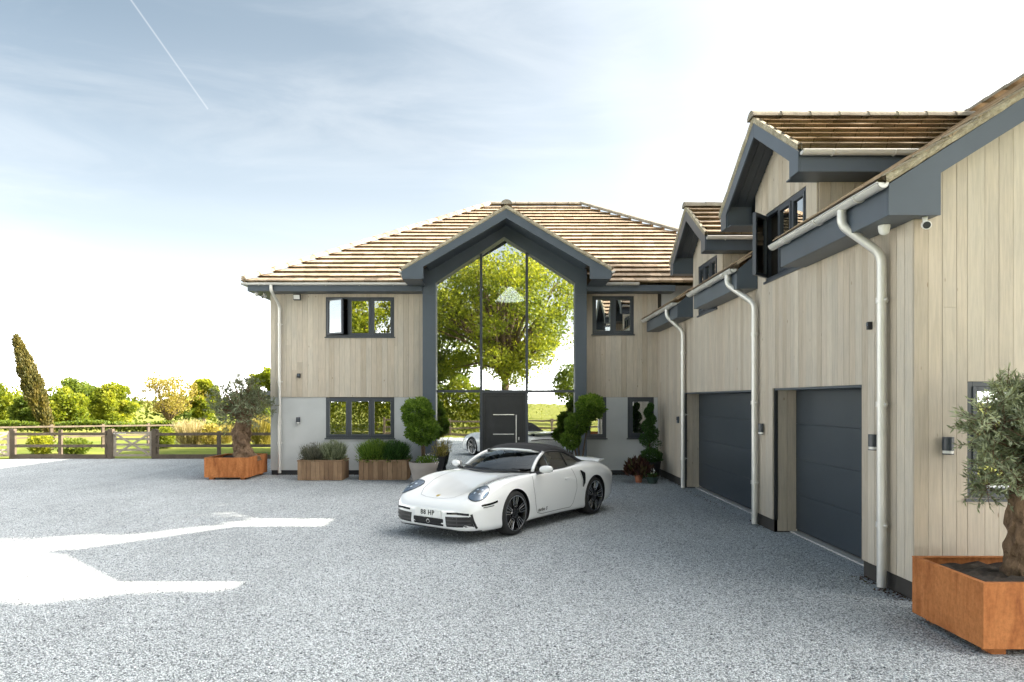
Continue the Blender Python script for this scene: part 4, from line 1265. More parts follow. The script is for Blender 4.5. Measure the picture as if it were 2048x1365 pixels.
# ---- slatted wooden planters with shrubs
def wood_planter(label, x0, x1, y0, y1, h):
    t = thing('wooden_planter', label, 'planter', ((x0 + x1) / 2, (y0 + y1) / 2, 0), 0, 'slatted planters below the window')
    MB().box(x0 + .022, x1 - .022, y0 + .022, y1 - .022, .02, h - .12).build('liner', M['pot_black'], t)
    n = 10
    for i in range(n):
        a, b = x0 + (x1 - x0) * i / n, x0 + (x1 - x0) * (i + 1) / n
        piece('slat', M['planter_wood'], t, a + .003, b - .003, y0 + random.uniform(-.002, .002), y0 + .02, .01, h - .035)
        piece('slat', M['planter_wood'], t, a + .003, b - .003, y1 - .02, y1, .01, h - .035)
    k = 7
    for i in range(k):
        a, b = y0 + .022 + (y1 - y0 - .044) * i / k, y0 + .022 + (y1 - y0 - .044) * (i + 1) / k
        piece('slat', M['planter_wood'], t, x1 - .02, x1, a + .003, b - .003, .01, h - .035)
        piece('slat', M['planter_wood'], t, x0, x0 + .02, a + .003, b - .003, .01, h - .035)
    for q in ((x0 - .008, x1 + .008, y0 - .008, y0 + .05), (x0 - .008, x1 + .008, y1 - .05, y1 + .008), (x0 - .008, x0 + .05, y0 + .051, y1 - .051), (x1 - .05, x1 + .008, y0 + .051, y1 - .051)):
        piece('rail', M['planter_wood'], t, *q, h - .033, h)
    box_part('soil', M['soil'], t, x0 + .055, x1 - .055, y0 + .055, y1 - .055, h - .119, h - .06)
    return t
wood_planter('slatted wooden planter with grey lavender, nearer the house corner', -5.43, -4.27, 17.72, 18.5, .53)
wood_planter('slatted wooden planter with dense green shrubs, beside the taupe pot', -3.85, -2.60, 17.78, 18.5, .53)
gp = 'shrubs in the slatted planters'
shrub('lavender', 'faded brownish lavender at the left end of its wooden planter', (-5.08, 18.1, .45), .42, .52, 900, .10, .014, 'leaf_lavender', gp, blade=.012, seed=21, cat='plant')
shrub('rosemary', 'grey green bush at the right end of the lavender planter', (-4.58, 18.1, .45), .36, .58, 1300, .09, .02, 'leaf_olive', gp, blade=.012, seed=22, cat='plant')
shrub('round_shrub', 'mid green lavender bush at the left of the green planter', (-3.48, 18.12, .45), .50, .60, 2200, .10, .02, 'leaf_box', gp, blade=.012, seed=23, cat='plant')
shrub('round_shrub', 'dark green rounded bush at the right of the green planter', (-2.98, 18.12, .45), .44, .58, 2600, .09, .02, 'leaf_dark', gp, blade=.012, seed=24, cat='plant')

# ---- pots
def pot(name, label, loc, mat, prof, soil_z, soil_r, group=None, seg=32):
    t = thing(name, label, 'pot', loc, 0, group)
    MB().lathe(prof, seg=seg).build('pot_wall', M[mat], t, local=True, smooth=True, autosmooth=35)
    MB().lathe([(.001, soil_z + .02), (soil_r * .6, soil_z + .012), (soil_r, soil_z)], seg=seg).build('soil', M['soil'], t, local=True, smooth=True)
    return t
TAUPE = [(.001, .0), (.26, .0), (.335, .36), (.345, .365), (.375, .50), (.372, .525), (.345, .525), (.335, .46)]
pot('tapered_pot', 'large taupe pot with a cloud pruned shrub left of the glazing', (-2.10, 17.3, 0), 'pot_taupe', TAUPE, .46, .335, 'taupe pots flanking the entrance')
pot('tapered_pot', 'taupe pot behind the car at the right entrance post', (1.88, 17.55, 0), 'pot_taupe', TAUPE, .46, .335, 'taupe pots flanking the entrance')
def topiary(label, loc, balls, stems, seed, leaf='leaf_box'):
    global RNG
    RNG = np.random.default_rng(seed)
    t = thing('cloud_topiary', label, 'topiary', loc, 0, 'cloud pruned shrubs by the entrance')
    m = MB()
    for s in stems: m.tube(s, [.020] * (len(s) - 1) + [.012], 7)
    m.build('stem', M['bark'], t, local=True, smooth=True)
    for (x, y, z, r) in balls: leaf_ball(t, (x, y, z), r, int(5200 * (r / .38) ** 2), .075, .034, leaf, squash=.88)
    return t
topiary('topiary with two stacked leaf balls, in the taupe pot left of the entrance', (-2.10, 17.3, .46), [(-.16, 0, 1.33, .36), (-.03, 0, .88, .39)],
        [[(-.03, 0, 0), (-.05, 0, .5), (-.14, 0, 1.3)], [(.03, 0, 0), (.02, 0, .45), (-.02, 0, .9)], [(0, .03, 0), (-.01, .02, .5), (.0, 0, .85)]], 31)
topiary('topiary with three staggered leaf balls behind the car', (1.88, 17.55, .46), [(.27, 0, 1.44, .34), (-.06, .02, 1.02, .29), (-.24, -.02, .60, .23)],
        [[(.05, 0, 0), (.14, 0, .6), (.2, 0, 1.0), (.27, 0, 1.4)], [(0, 0, 0), (-.04, 0, .6), (-.06, 0, 1.0)], [(-.04, 0, 0), (-.12, 0, .35), (-.22, 0, .6)]], 32)
t = shrub('trailing_flowers', 'small white flowers trailing over the taupe pot', (-2.0, 17.25, .44), .28, .24, 900, .05, .025, 'leaf_box', None, seed=33, cat='flowers')
q = ball_points(70, .75); q[:, 2] = np.abs(q[:, 2])
leaf_mesh('blossoms', q * np.array([.3, .3, .24]) + np.array([0, 0, .04]), q, .03, .028, RNG.random(70), M['flower_white'], t)
pot('black_urn', 'small black pot on legs beside the left entrance post', (-1.78, 18.15, 0), 'pot_black', [(.05, .0), (.07, .02), (.05, .20), (.10, .30), (.155, .58), (.165, .60), (.14, .60), (.13, .55)], .55, .13)
shrub('sparse_plant', 'thin grassy plant in the small black pot', (-1.78, 18.15, .54), .22, .55, 60, .1, .012, 'leaf_grass', None, blade=.010, seed=35, cat='plant')
# spiral topiary corner
pot('black_pot', 'black round pot under the spiral topiary in the inner corner', (3.86, 18.15, 0), 'pot_black', [(.001, 0), (.17, 0), (.235, .40), (.25, .42), (.25, .47), (.22, .47), (.21, .43)], .43, .21)
RNG = np.random.default_rng(41)
t = thing('spiral_topiary', 'tall spiral clipped shrub in the black pot', 'topiary', (3.80, 18.15, .43), 0)
MB().tube([(0, 0, 0), (.01, 0, .7), (0, 0, 1.55)], [.022, .018, .008], 7).build('stem', M['bark'], t, local=True)
leaf_ball(t, (.04, -.02, .16), .27, 4200, .045, .022, 'leaf_dark', squash=.75)
P, D = [], []
for i in range(26):
    f = i / 25; a = f * 2 * math.pi * 3.0; rad = .14 * (1 - f * .75); r = .17 * (1 - f * .62)
    q = unit(RNG.normal(size=(240, 3))); P.append(q * r * RNG.uniform(.7, 1.05, (240, 1)) + np.array([rad * math.cos(a), rad * math.sin(a), .46 + 1.05 * f])); D.append(q + RNG.normal(size=(240, 3)) * .5)
P = np.concatenate(P)
leaf_mesh('spiral', P, np.concatenate(D), .045, .022, .5 + RNG.normal(size=len(P)) * .25, M['leaf_dark'], t)
pot('terracotta_pot', 'little terracotta pot with a reddish plant near the spiral topiary', (3.36, 17.35, 0), 'terracotta', [(.001, 0), (.075, 0), (.10, .15), (.112, .15), (.112, .19), (.095, .19), (.09, .16)], .155, .09, seg=20)
shrub('red_leaved_plant', 'broad leaved plant with reddish leaves in the terracotta pot', (3.36, 17.35, .15), .32, .40, 90, .22, .07, 'leaf_red', None, blade=.05, seed=43, cat='plant')
pot('glazed_bowl', 'low dark green bowl with a white flower', (3.66, 17.15, 0), 'pot_green', [(.001, 0), (.10, 0), (.155, .12), (.165, .15), (.165, .165), (.15, .165), (.14, .13)], .13, .14, seg=24)
t = shrub('flower_plant', 'small green plant with one white bloom in the bowl', (3.66, 17.15, .12), .15, .14, 260, .05, .025, 'leaf_dark', None, seed=44, cat='plant')
q = ball_points(24, .8); leaf_mesh('bloom', q * .035 + np.array([-.01, -.05, .19]), q, .05, .03, RNG.random(24), M['flower_white'], t)
shrub('ivy', 'leafy evergreen tuft on the ground behind the terracotta pot', (3.62, 18.2, 0), .22, .45, 900, .05, .03, 'leaf_dark', None, seed=45, cat='plant')
# dry leaves and crumbs of soil blown against the wall foot and the pots
RNG = np.random.default_rng(47)
n = 520
seg_ = RNG.integers(0, 4, n); u_ = RNG.random(n); off_ = np.abs(RNG.normal(size=n)) * .09 + .01
lx = np.where(seg_ == 0, XW - off_, np.where(seg_ == 1, -6.5 + u_ * 4.1, np.where(seg_ == 2, 2.3 + u_ * 1.9, XW - off_)))
ly = np.where(seg_ == 0, 7.1 + u_ * 1.0, np.where(seg_ == 1, YW - off_, np.where(seg_ == 2, YW - off_, 10.9 + u_ * 8)))
P = np.stack([lx, ly, np.full(n, .006)], 1)
D = RNG.normal(size=(n, 3)); D[:, 2] = np.abs(D[:, 2]) * .25
o = leaf_mesh('leaf_litter', P, D, RNG.uniform(.02, .045, n), .018, RNG.random(n), M['leaf_red'])
tag(o, 'dry brown leaves blown against the wall foot', 'leaf litter', kind='stuff')
# ------------------------------------------------------------------ fences, gates, garden and far trees
g = MB(); g.grid([[(x, y, ground_z(y) + (.0 if y < 26 else .004)) for x in (-26, -19.5, -13, -6.4)] for y in (24.33, 27.01, 30, 35, 46)])
o = g.build('lawn', M['lawn'], None, smooth=True); o['kind'] = 'structure'
def fence(label, p0, p1, n, rails=(.88, .46), h=1.0, group='post and rail fences', board=True, mat='fence_wood', z0=0.0, z1=0.0, skip_first=False, rail_h=.10):
    p0, p1 = Vector((*p0, z0)), Vector((*p1, z1))
    t = thing('rail_fence', label, 'fence', tuple(p0), 0, group)
    d = (p1 - p0); dn = d.normalized(); sd = Vector((-dn.y, dn.x, 0))
    for i in range(n + 1):
        if i == 0 and skip_first: continue
        c = p0 + d * (i / n)
        hh = h + random.uniform(-.02, .03)
        m = MB()
        a, b = dn * .06, sd * .045
        m.hexa([c - a - b, c + a - b, c + a + b, c - a + b, *[q + Vector((0, 0, hh)) for q in (c - a - b, c + a - b, c + a + b, c - a + b)]])
        m.build('post', M[mat], t, bevel=.006)
    rl = [(r, rail_h, .035) for r in rails] + ([(.08, .16, .03)] if board else [])
    for i in range(n):
        a, b = p0 + d * (i / n), p0 + d * ((i + 1) / n)
        for (z, hh, w) in rl:
            j0, j1 = random.uniform(-.008, .008), random.uniform(-.008, .008)
            o1, o2 = sd * -.046, sd * (-.046 - w)
            m = MB(); u0, u1 = Vector((0, 0, z - hh / 2 + j0)), Vector((0, 0, z - hh / 2 + j1)); k = Vector((0, 0, hh))
            m.hexa([a + o1 + u0, b + o1 + u1, b + o2 + u1, a + o2 + u0, a + o1 + u0 + k, b + o1 + u1 + k, b + o2 + u1 + k, a + o2 + u0 + k])
            m.build('rail', M[mat], t)
    return t
FY = 24.35
X = lambda p, y=FY: (p - 1013) * y / 1365
fence('brown post and rail fence between the two gates, cypress behind it', (X(28), FY), (X(214), FY), 2)
fence('brown post and rail fence from the wooden gate to the house corner', (X(314), FY), (X(562), FY), 2)
def gate(label, p0, p1, h=.98, mat='gate_wood'):
    p0, p1 = Vector((*p0, 0)), Vector((*p1, 0))
    t = thing('field_gate', label, 'gate', tuple(p0), 0, 'wooden field gates')
    d = p1 - p0; L = d.length; dn = d.normalized(); sd = Vector((-dn.y, dn.x, 0))
    def bar(nm, a, b, w=.07, th=.03, off=0):
        A, B = p0 + dn * a[0] + Vector((0, 0, a[1])) + sd * off, p0 + dn * b[0] + Vector((0, 0, b[1])) + sd * off
        u = (B - A).normalized(); v = u.cross(sd).normalized() * (w / 2); s = sd * (th / 2)
        MB().hexa([A - v - s, B - v - s, B + v - s, A + v - s, A - v + s, B - v + s, B + v + s, A + v + s]).build(nm, M[mat], t)
    for z in (.12, .31, .50, .70, .92): bar('rail', (.05, z), (L - .05, z), .075, .026)
    bar('stile', (.03, .08), (.03, h), .09, .06); bar('stile', (L - .03, .08), (L - .03, h), .09, .06)
    bar('brace', (.06, .15), (L - .06, .90), .07, .022, -.03); bar('brace', (.06, .90), (L - .06, .15), .07, .022, -.056)
    for a in (-.10, L + .10):
        c = p0 + dn * a
        MB().box(c.x - .085, c.x + .085, c.y - .08, c.y + .08, 0, 1.06).build('gate_post', M['fence_wood'], t, bevel=.01)
    MB().tube([p0 + dn * .0 + Vector((0, 0, .9)) - sd * .05, p0 + dn * .45 + Vector((0, 0, .9)) - sd * .05], .016, 6).build('hinge', M['galvanised'], t)
    return t
gate('wooden five bar gate with crossed braces between two fence runs', (X(228), FY), (X(304), FY))
gate('sunlit wooden gate at the left edge of the picture', (X(-60), FY - .9), (X(19), FY))
fence('pale sunlit paddock fence crossing the lawn behind the gate', (-20.5, 27.2), (-16.4, 35.2), 4, rails=(1.0, .55), h=1.1, board=False, z1=-.2, rail_h=.07)

# leaning cypress
RNG = np.random.default_rng(77)
t = thing('cypress_tree', 'tall narrow cypress leaning to the left beyond the fence', 'tree', (-24.0, 36, -.25))
P, D, V = [], [], []
axis0, axis1 = np.array([0, 0, .35]), np.array([-1.85, 0, 5.5])
for i in range(520):
    f = RNG.random() ** 1.15
    w = float(np.interp(f, [0, .12, .3, .5, .68, .85, 1], [.07, .14, .36, .50, .42, .20, .02]))
    a = RNG.random() * 2 * math.pi
    c = axis0 * (1 - f) + axis1 * f + np.array([math.cos(a), math.sin(a), 0]) * w * math.sqrt(RNG.random()) * .95
    k = 44
    q = ball_points(k) * np.array([.13, .13, .26])
    P.append(c + q); D.append(np.array([-.25 + .35 * math.cos(a), .35 * math.sin(a), 1.0]) + RNG.normal(size=(k, 3)) * .35); V.append(np.full(k, .25 + .5 * RNG.random()) + RNG.normal(size=k) * .15)
leaf_mesh('crown', np.concatenate(P), np.concatenate(D), .20, .06, np.concatenate(V), M['leaf_cypress'], t)
MB().tube([(0.05, 0, -.1), (-.1, 0, .6), (-1.0, 0, 3.2)], [.16, .12, .05], 8).build('trunk', M['bark'], t, local=True)

def far_tree(label, p, ytop, wpx, Y, leaf, seed, **kw):
    z0 = ground_z(Y); x = (p - 1013) * Y / 1365; ztop = 2.1 + (800 - ytop) * Y / 1365 - z0; r = wpx * Y / 1365 / 2
    k = dict(n_clump=52, per=260, L=.36, W=.25, trunk_r=.28, group='trees beyond the paddock'); k.update(kw)
    zc = k.pop('zc', .56)
    return tree('field_tree', label, (x, Y, z0), ztop, r * .86, ztop * (1 - zc) * .92, ztop * zc, leaf=leaf, seed=seed, **k)
far_tree('pale green rounded tree at the left picture edge', -10, 764, 115, 105, 'leaf_oak', 51, zc=.5)
far_tree('bright yellow green tree just right of the cypress', 128, 772, 95, 98, 'leaf_oak', 52, zc=.48)
far_tree('taller mid green tree behind the yellow green one', 158, 751, 105, 118, 'leaf_green', 53, zc=.52)
far_tree('broad green tree with darker right top', 226, 769, 92, 110, 'leaf_oak', 54, zc=.48)
far_tree('low green tree between the picture edge and the cypress', 55, 792, 60, 100, 'leaf_green', 58, zc=.5)
far_tree('golden twiggy tree with several bare stems', 338, 750, 135, 92, 'leaf_gold', 55, n_clump=42, per=110, L=.30, W=.16, limbs=26, zc=.62, fork=1.2, trunk_r=.22)
far_tree('small light green tree right of the golden one', 408, 757, 60, 96, 'leaf_oak', 56, zc=.55)
far_tree('loose pale green tree rising over the dark pavilion', 535, 738, 85, 60, 'leaf_oak', 57, L=.28, W=.2, per=130, zc=.6, trunk_r=.16)
# distant belt of woodland along the horizon
RNG = np.random.default_rng(60)
cl = []
for i in range(150):
    x = -190 + i * 1.75; y = 150 + 18 * RNG.random()
    cl.append((x, y, -3.2 + 2.2 + 2.0 * RNG.random(), 2.6, 2.2 + RNG.random() * 1.2, .2 + .5 * RNG.random()))
P, D, l, w, v = clump_crown(cl, 150, .9, .6)
P[:, 2] = np.maximum(P[:, 2], -3.4)
o = leaf_mesh('distant_woodland', P, D, l, w, v, M['leaf_green']); tag(o, 'low belt of distant woodland along the horizon', 'woodland', kind='stuff')
# clipped low hedge across the field
RNG = np.random.default_rng(61)
P = np.stack([RNG.uniform(-75, -12, 16000), 70 + RNG.uniform(-.5, .5, 16000), ground_z(70) + .95 * np.sqrt(RNG.random(16000))], 1)
P[:, 2] += .12 * np.sin(P[:, 0] * .7)
o = leaf_mesh('field_hedge', P, RNG.normal(size=(16000, 3)) + np.array([0, 0, .6]), .3, .2, .4 + RNG.normal(size=16000) * .2, M['leaf_green']); tag(o, 'low dark hedge crossing the field behind the cypress', 'hedge')

# garden planting behind the fence
gp = 'garden shrubs behind the fence'
def gshrub(name, label, p, ytop, wpx, Y, **kw):
    z0 = ground_z(Y); h = 2.1 + (800 - ytop) * Y / 1365 - z0
    return shrub(name, label, ((p - 1013) * Y / 1365, Y, z0), wpx * Y / 1365 / 2, h, group=gp, **kw)
gshrub('garden_shrub', 'reddish tinged bush behind the fence under the cypress', 85, 868, 52, 26.2, n=2400, L=.10, W=.06, leaf='leaf_oak', seed=71)
gshrub('garden_shrub', 'low green bush behind the fence left of the gate', 150, 880, 60, 26.4, n=2400, L=.10, W=.06, leaf='leaf_green', seed=72)
gshrub('garden_shrub', 'rounded yellow green bush just right of the gate', 333, 856, 44, 31, n=2600, L=.10, W=.06, leaf='leaf_oak', seed=73)
gshrub('feather_grass', 'cream coloured feathery grass clump behind the fence', 382, 838, 66, 33, n=1500, L=.16, W=.03, leaf='leaf_pale', blade=.03, seed=74)
gshrub('garden_shrub', 'orange yellow shrub left of the olive trunk', 424, 850, 40, 32.5, n=2000, L=.10, W=.06, leaf='leaf_gold', seed=75)
gshrub('garden_shrub', 'small pale bush right of the olive trunk', 488, 842, 46, 34, n=2000, L=.09, W=.05, leaf='leaf_pale', seed=76)
gshrub('feather_grass', 'tall yellow grass clump at the house corner', 525, 828, 56, 33, n=1500, L=.16, W=.03, leaf='leaf_grass', blade=.03, seed=77)
gshrub('garden_shrub', 'dark green rose bush in front of the pavilion', 528, 806, 44, 36, n=2200, L=.12, W=.08, leaf='leaf_green', seed=78)
gshrub('feather_grass', 'low yellow grass behind the feathery clump', 448, 846, 46, 37, n=1000, L=.16, W=.03, leaf='leaf_grass', blade=.03, seed=79)
# dark flat roofed pavilion
t = thing('pavilion', 'dark flat roofed garden pavilion behind the house corner', 'pavilion', (-12.5, 40, ground_z(40)))
zb = ground_z(40)
MB().box(-14.9, -10.4, 39, 42.5, 2.36, 2.60).build('roof', M['anthracite_frame'], t, bevel=.01)
for x in (-14.75, -10.7):
    for y in (39.1, 42.25): box_part('post', M['anthracite_frame'], t, x, x + .15, y, y + .15, zb, 2.359)
for i in range(26): piece('board', M['anthracite'], t, -14.58 + i * .15, -14.58 + i * .15 + .14, 42.3, 42.33, zb, 2.35)
for i in range(20): piece('board', M['anthracite'], t, -14.72, -14.69, 39.28 + i * .147, 39.28 + i * .147 + .14, zb, 2.35)

# ------------------------------------------------------------------ behind the camera: what the glass reflects, what shades the court
tree('garden_oak', 'big spreading tree reflected in the gable glazing', (-.3, -11.5, 0), 13.5, 5.6, 5.4, 8.0, n_clump=150, per=230, L=.20, W=.14, leaf='leaf_oak', seed=81, trunk_r=.40, limbs=70, clump_r=.20, gaps=((-3.9, 6.2, 1.3), (-2.4, 4.6, 1.0), (4.2, 5.2, 1.3), (-5.0, 10.6, 1.0), (3.4, 9.4, .7), (1.8, 6.6, .6), (-1.4, 8.6, .6)))
tree('garden_oak', 'darker tree behind the big one, reflected low in the left panes', (-5.6, -17, 0), 9.5, 3.4, 3.2, 5.6, n_clump=60, per=190, L=.24, W=.16, leaf='leaf_green', seed=88, trunk_r=.22, limbs=24, clump_r=.24)
def hedge(label, x0, x1, y0, y1, h, leaf, n, seed, group=None):
    global RNG
    RNG = np.random.default_rng(seed)
    P = np.stack([RNG.uniform(x0, x1, n), RNG.uniform(y0, y1, n), h * RNG.random(n) ** .6], 1)
    P[:, 2] *= 1 + .13 * np.sin(P[:, 0] * 1.7) + .06 * np.sin(P[:, 0] * 4.1)
    o = leaf_mesh('boundary_hedge', P, RNG.normal(size=(n, 3)) + np.array([0, 0, .5]), .17, .10, .45 + .22 * np.sin(P[:, 0] * 3) * np.sin(P[:, 2] * 4) + RNG.normal(size=n) * .18, M[leaf])
    return tag(o, label, 'hedge', group)
hedge('overgrown hedge behind the camera, seen in the left entrance panes', -7.5, -.7, -5.4, -3.4, 3.0, 'leaf_oak', 16000, 82)
hedge('green hedge behind the camera, seen in the lower left window', -16, -7.6, -6.6, -4.0, 3.1, 'leaf_oak', 14000, 83)
fence('post and rail fence behind the camera by the lawn', (-7.4, -3.1), (9, -3.1), 8)
tree('small_tree', 'small young tree on the rear lawn, reflected low in the right glazing', (5.2, -13, 0), 5, 1.9, 1.5, 3.4, n_clump=24, per=200, L=.18, W=.12, leaf='leaf_green', seed=84, trunk_r=.09)
tree('small_tree', 'tree right of the oak, reflected at the edge of the glazing', (9.5, -22, 0), 8, 3.2, 3.0, 4.9, n_clump=36, per=200, L=.25, W=.16, leaf='leaf_gold', seed=85, trunk_r=.16)
tree('small_tree', 'leafy tree left of the oak, reflected in the upper left window', (-9.2, -9.5, 0), 11, 2.9, 4.2, 6.6, n_clump=50, per=240, L=.22, W=.15, leaf='leaf_oak', seed=86, trunk_r=.2)
hedge('far hedge behind the lawn behind the camera', -30, 40, -42, -39, 5.6, 'leaf_oak', 15000, 87)
# added unseen trees, crowns shaped to shade the foreground and far left gravel
tree('added_shade_tree', 'added tree outside the picture, placed to shade the foreground gravel', (12.0, 5.95, 0), 14, 2.3, 4.4, 8.7, n_clump=95, per=190, L=.5, W=.4, leaf='leaf_green', seed=91, trunk_r=.3, clump_r=.42, fork=4.5)
for i, (x, y, lb) in enumerate(((18.5, 15.4, 'added unseen pine with a high crown, placed to shade the left gravel'), (18.8, 18.3, 'second added unseen pine, crown reaching lower to shade the left gravel'))):
    tree('added_shade_pine', lb, (x, y, 0), 22, 2.2, 3.1 if i == 0 else 4.6, 19.0 if i == 0 else 17.6, n_clump=60 if i == 0 else 80, per=230, L=.5, W=.35, leaf='leaf_dark', seed=96 + i, trunk_r=.32, clump_r=.46, fork=16.0, group='added shade pines')
# ------------------------------------------------------------------ the car (x forward, y left, z up, metres)
def car_materials():
    t = NT('car_paint'); t.set(Base_Color=(.82, .825, .82), Roughness=.22, Coat_Weight=1.0, Coat_Roughness=.02, Specular_IOR_Level=.5); M['car_paint'] = t.m
    M['car_black'] = plain('car_black', (.014, .014, .015), .35, var=.05)
    M['car_gloss'] = plain('car_gloss', (.012, .012, .013), .08, var=.0)
    M['car_cloth'] = plain('car_cloth', (.018, .018, .020), .92, var=.1, scale=3, bump=.25, bscale=300)
    M['car_seam'] = plain('car_seam', (.05, .05, .052), .6)
    M['rubber'] = plain('rubber', (.018, .018, .018), .75, var=.1)
    M['rim_black'] = plain('rim_black', (.012, .012, .013), .25)
    M['rim_silver'] = plain('rim_silver', (.72, .72, .72), .25, 1.0, var=.02)
    M['brake_disc'] = plain('brake_disc', (.20, .20, .20), .4, .8)
    M['seat_leather'] = plain('seat_leather', (.16, .15, .14), .55, bump=.2, bscale=120)
    M['plate_white'] = plain('plate_white', (.82, .82, .80), .4, var=.0)
    M['plate_ink'] = plain('plate_ink', (.012, .012, .012), .5, var=.0)
    M['badge_gold'] = plain('badge_gold', (.62, .45, .10), .35, .5, var=.1)
    M['lamp_inner'] = plain('lamp_inner', (.10, .14, .19), .25, .6, var=.35, scale=14)
    M['led'] = plain('led', (.85, .88, .9), .15, var=0)
    t = NT('lamp_lens'); t.n.remove(t.b)
    g = t.new('ShaderNodeBsdfGlossy'); g.inputs['Roughness'].default_value = .02
    tr = t.new('ShaderNodeBsdfTransparent'); tr.inputs['Color'].default_value = (.86, .92, .97, 1)
    mx = t.new('ShaderNodeMixShader'); mx.inputs[0].default_value = .22
    t.link(tr.outputs[0], mx.inputs[1]); t.link(g.outputs[0], mx.inputs[2]); t.link(mx.outputs[0], t.out.inputs['Surface']); M['lamp_lens'] = t.m
car_materials()

def pchip(xs, ys):
    xs, ys = np.array(xs, float), np.array(ys, float)
    if xs[0] > xs[-1]: xs, ys = xs[::-1], ys[::-1]
    h = np.diff(xs); d = np.diff(ys) / h
    m = np.zeros(len(xs)); m[0], m[-1] = d[0], d[-1]
    for i in range(1, len(xs) - 1):
        if d[i - 1] * d[i] > 0:
            w1, w2 = 2 * h[i] + h[i - 1], h[i] + 2 * h[i - 1]
            m[i] = (w1 + w2) / (w1 / d[i - 1] + w2 / d[i])
    def f(x):
        i = int(np.clip(np.searchsorted(xs, x) - 1, 0, len(xs) - 2)); t = (x - xs[i]) / h[i]
        return ((1 + 2 * t) * (1 - t) ** 2) * ys[i] + t * (1 - t) ** 2 * h[i] * m[i] + t * t * (3 - 2 * t) * ys[i + 1] + t * t * (t - 1) * h[i] * m[i + 1]
    return f

KX = [2.275, 2.25, 2.19, 2.08, 1.93, 1.75, 1.50, 1.25, 0.95, 0.60, 0.20, -0.30, -0.70, -1.00, -1.20, -1.50, -1.80, -2.02, -2.14, -2.19, -2.21]
KW = [.48, .60, .715, .805, .865, .895, .912, .918, .908, .890, .888, .902, .930, .948, .952, .942, .905, .85, .78, .70, .55]
KB = [.26, .20, .165, .15, .14, .14, .14, .14, .14, .14, .14, .14, .14, .14, .14, .15, .18, .24, .30, .34, .40]
KZW = [.40, .40, .41, .43, .46, .49, .52, .52, .50, .49, .50, .53, .56, .59, .60, .60, .60, .60, .58, .57, .56]
KCY = [.36, .46, .57, .635, .67, .69, .715, .735, .752, .770, .784, .788, .775, .758, .745, .71, .66, .60, .53, .48, .38]
KCZ = [.49, .525, .58, .645, .725, .795, .858, .882, .890, .893, .896, .905, .935, .960, .968, .950, .905, .845, .78, .72, .64]
KZC = [.50, .535, .585, .625, .665, .705, .762, .815, .875, .925, .93, .93, .955, .985, .985, .95, .895, .825, .76, .70, .63]
fW, fB, fZW, fCY, fCZ, fZC = [pchip(KX, k) for k in (KW, KB, KZW, KCY, KCZ, KZC)]

def body_section(x):
    w, zb, zw, cy, cz, zc = [float(f(x)) for f in (fW, fB, fZW, fCY, fCZ, fZC)]
    side = w - (w - cy) * .18
    P = [(0, zb), (w * .55, zb), (w * .86, zb + .004), (w * .965, zb + .055), (w * .992, (zb + zw) / 2), (w, zw), (w * .985, zw + (cz - zw) * .45), (cy + (w - cy) * .58, cz - (cz - zw) * .17), (cy + .012, cz - .002), (cy * .86, cz * .72 + zc * .28), (cy * .55, zc * .80 + cz * .20), (cy * .25, zc + .002), (0, zc)]
    # Catmull-Rom through P
    out = []
    Q = [P[0]] + P + [(-P[-2][0], P[-2][1])]
    for i in range(1, len(Q) - 2):
        p0, p1, p2, p3 = [np.array(q) for q in Q[i - 1:i + 3]]
        for k in range(4):
            t = k / 4
            out.append(.5 * ((2 * p1) + (-p0 + p2) * t + (2 * p0 - 5 * p1 + 4 * p2 - p3) * t * t + (-p0 + 3 * p1 - 3 * p2 + p3) * t ** 3))
    out.append(np.array(P[-1]))
    return [(max(0, float(a)), float(b)) for a, b in out]

CARX, CARY, CARH = .167, 12.11, math.atan2(-.806, -.592)
car = thing('convertible_car', 'white convertible sports car with black soft top parked on the gravel', 'car', (CARX, CARY, 0), CARH)
def cbuild(mb, name, mat, parent=None, **kw):
    return mb.build(name, M[mat], parent or car, local=True, **kw)

# body shell: loft, closed, wheel arches cut
xs_ = [2.275, 2.262, 2.25, 2.22, 2.19, 2.14] + list(np.linspace(2.08, -2.04, 84)) + [-2.08, -2.13, -2.16, -2.19, -2.202, -2.21]
rows = []
for x in xs_:
    half = body_section(x)
    full = [(x, y, z) for y, z in half] + [(x, -y, z) for y, z in half[-2:0:-1]]
    rows.append(full)
m = MB(); n = len(rows[0])
m.v = [p for r in rows for p in r]
for i in range(len(rows) - 1):
    for j in range(n):
        k = (j + 1) % n
        m.f.append((i * n + j, i * n + k, (i + 1) * n + k, (i + 1) * n + j))
m.f += [tuple(range(n)), tuple((len(rows) - 1) * n + j for j in range(n - 1, -1, -1))]
body = cbuild(m, 'body', 'car_paint', smooth=True)
bm_ = bmesh.new(); bm_.from_mesh(body.data); BODY = BVHTree.FromBMesh(bm_); bm_.free()   # uncut surface for laying details on

AXF, AXR, WR = 1.25, -1.20, .345
cut = MB()
for ax, rr_ in ((AXF, .372), (AXR, .378)):
    for s in (-1, 1):
        y0, y1 = sorted((s * .56, s * 1.2))
        cut.lathe([(.0001, y0), (rr_, y0), (rr_, y1), (.0001, y1)], (ax, 0, WR + .005), 48, 'Y')
cutter = cut.build('cutter', M['car_black'], None, local=True)
bm_ = bmesh.new(); bm_.from_mesh(cutter.data); bmesh.ops.remove_doubles(bm_, verts=bm_.verts, dist=.0005); bmesh.ops.recalc_face_normals(bm_, faces=bm_.faces); bm_.to_mesh(cutter.data); bm_.free()
md = body.modifiers.new('arches', 'BOOLEAN'); md.operation = 'DIFFERENCE'; md.object = cutter; md.solver = 'EXACT'
cutter.matrix_world = Matrix.Translation((CARX, CARY, 0)) @ Matrix.Rotation(CARH, 4, 'Z')
bpy.context.view_layer.update()
dg = bpy.context.evaluated_depsgraph_get()
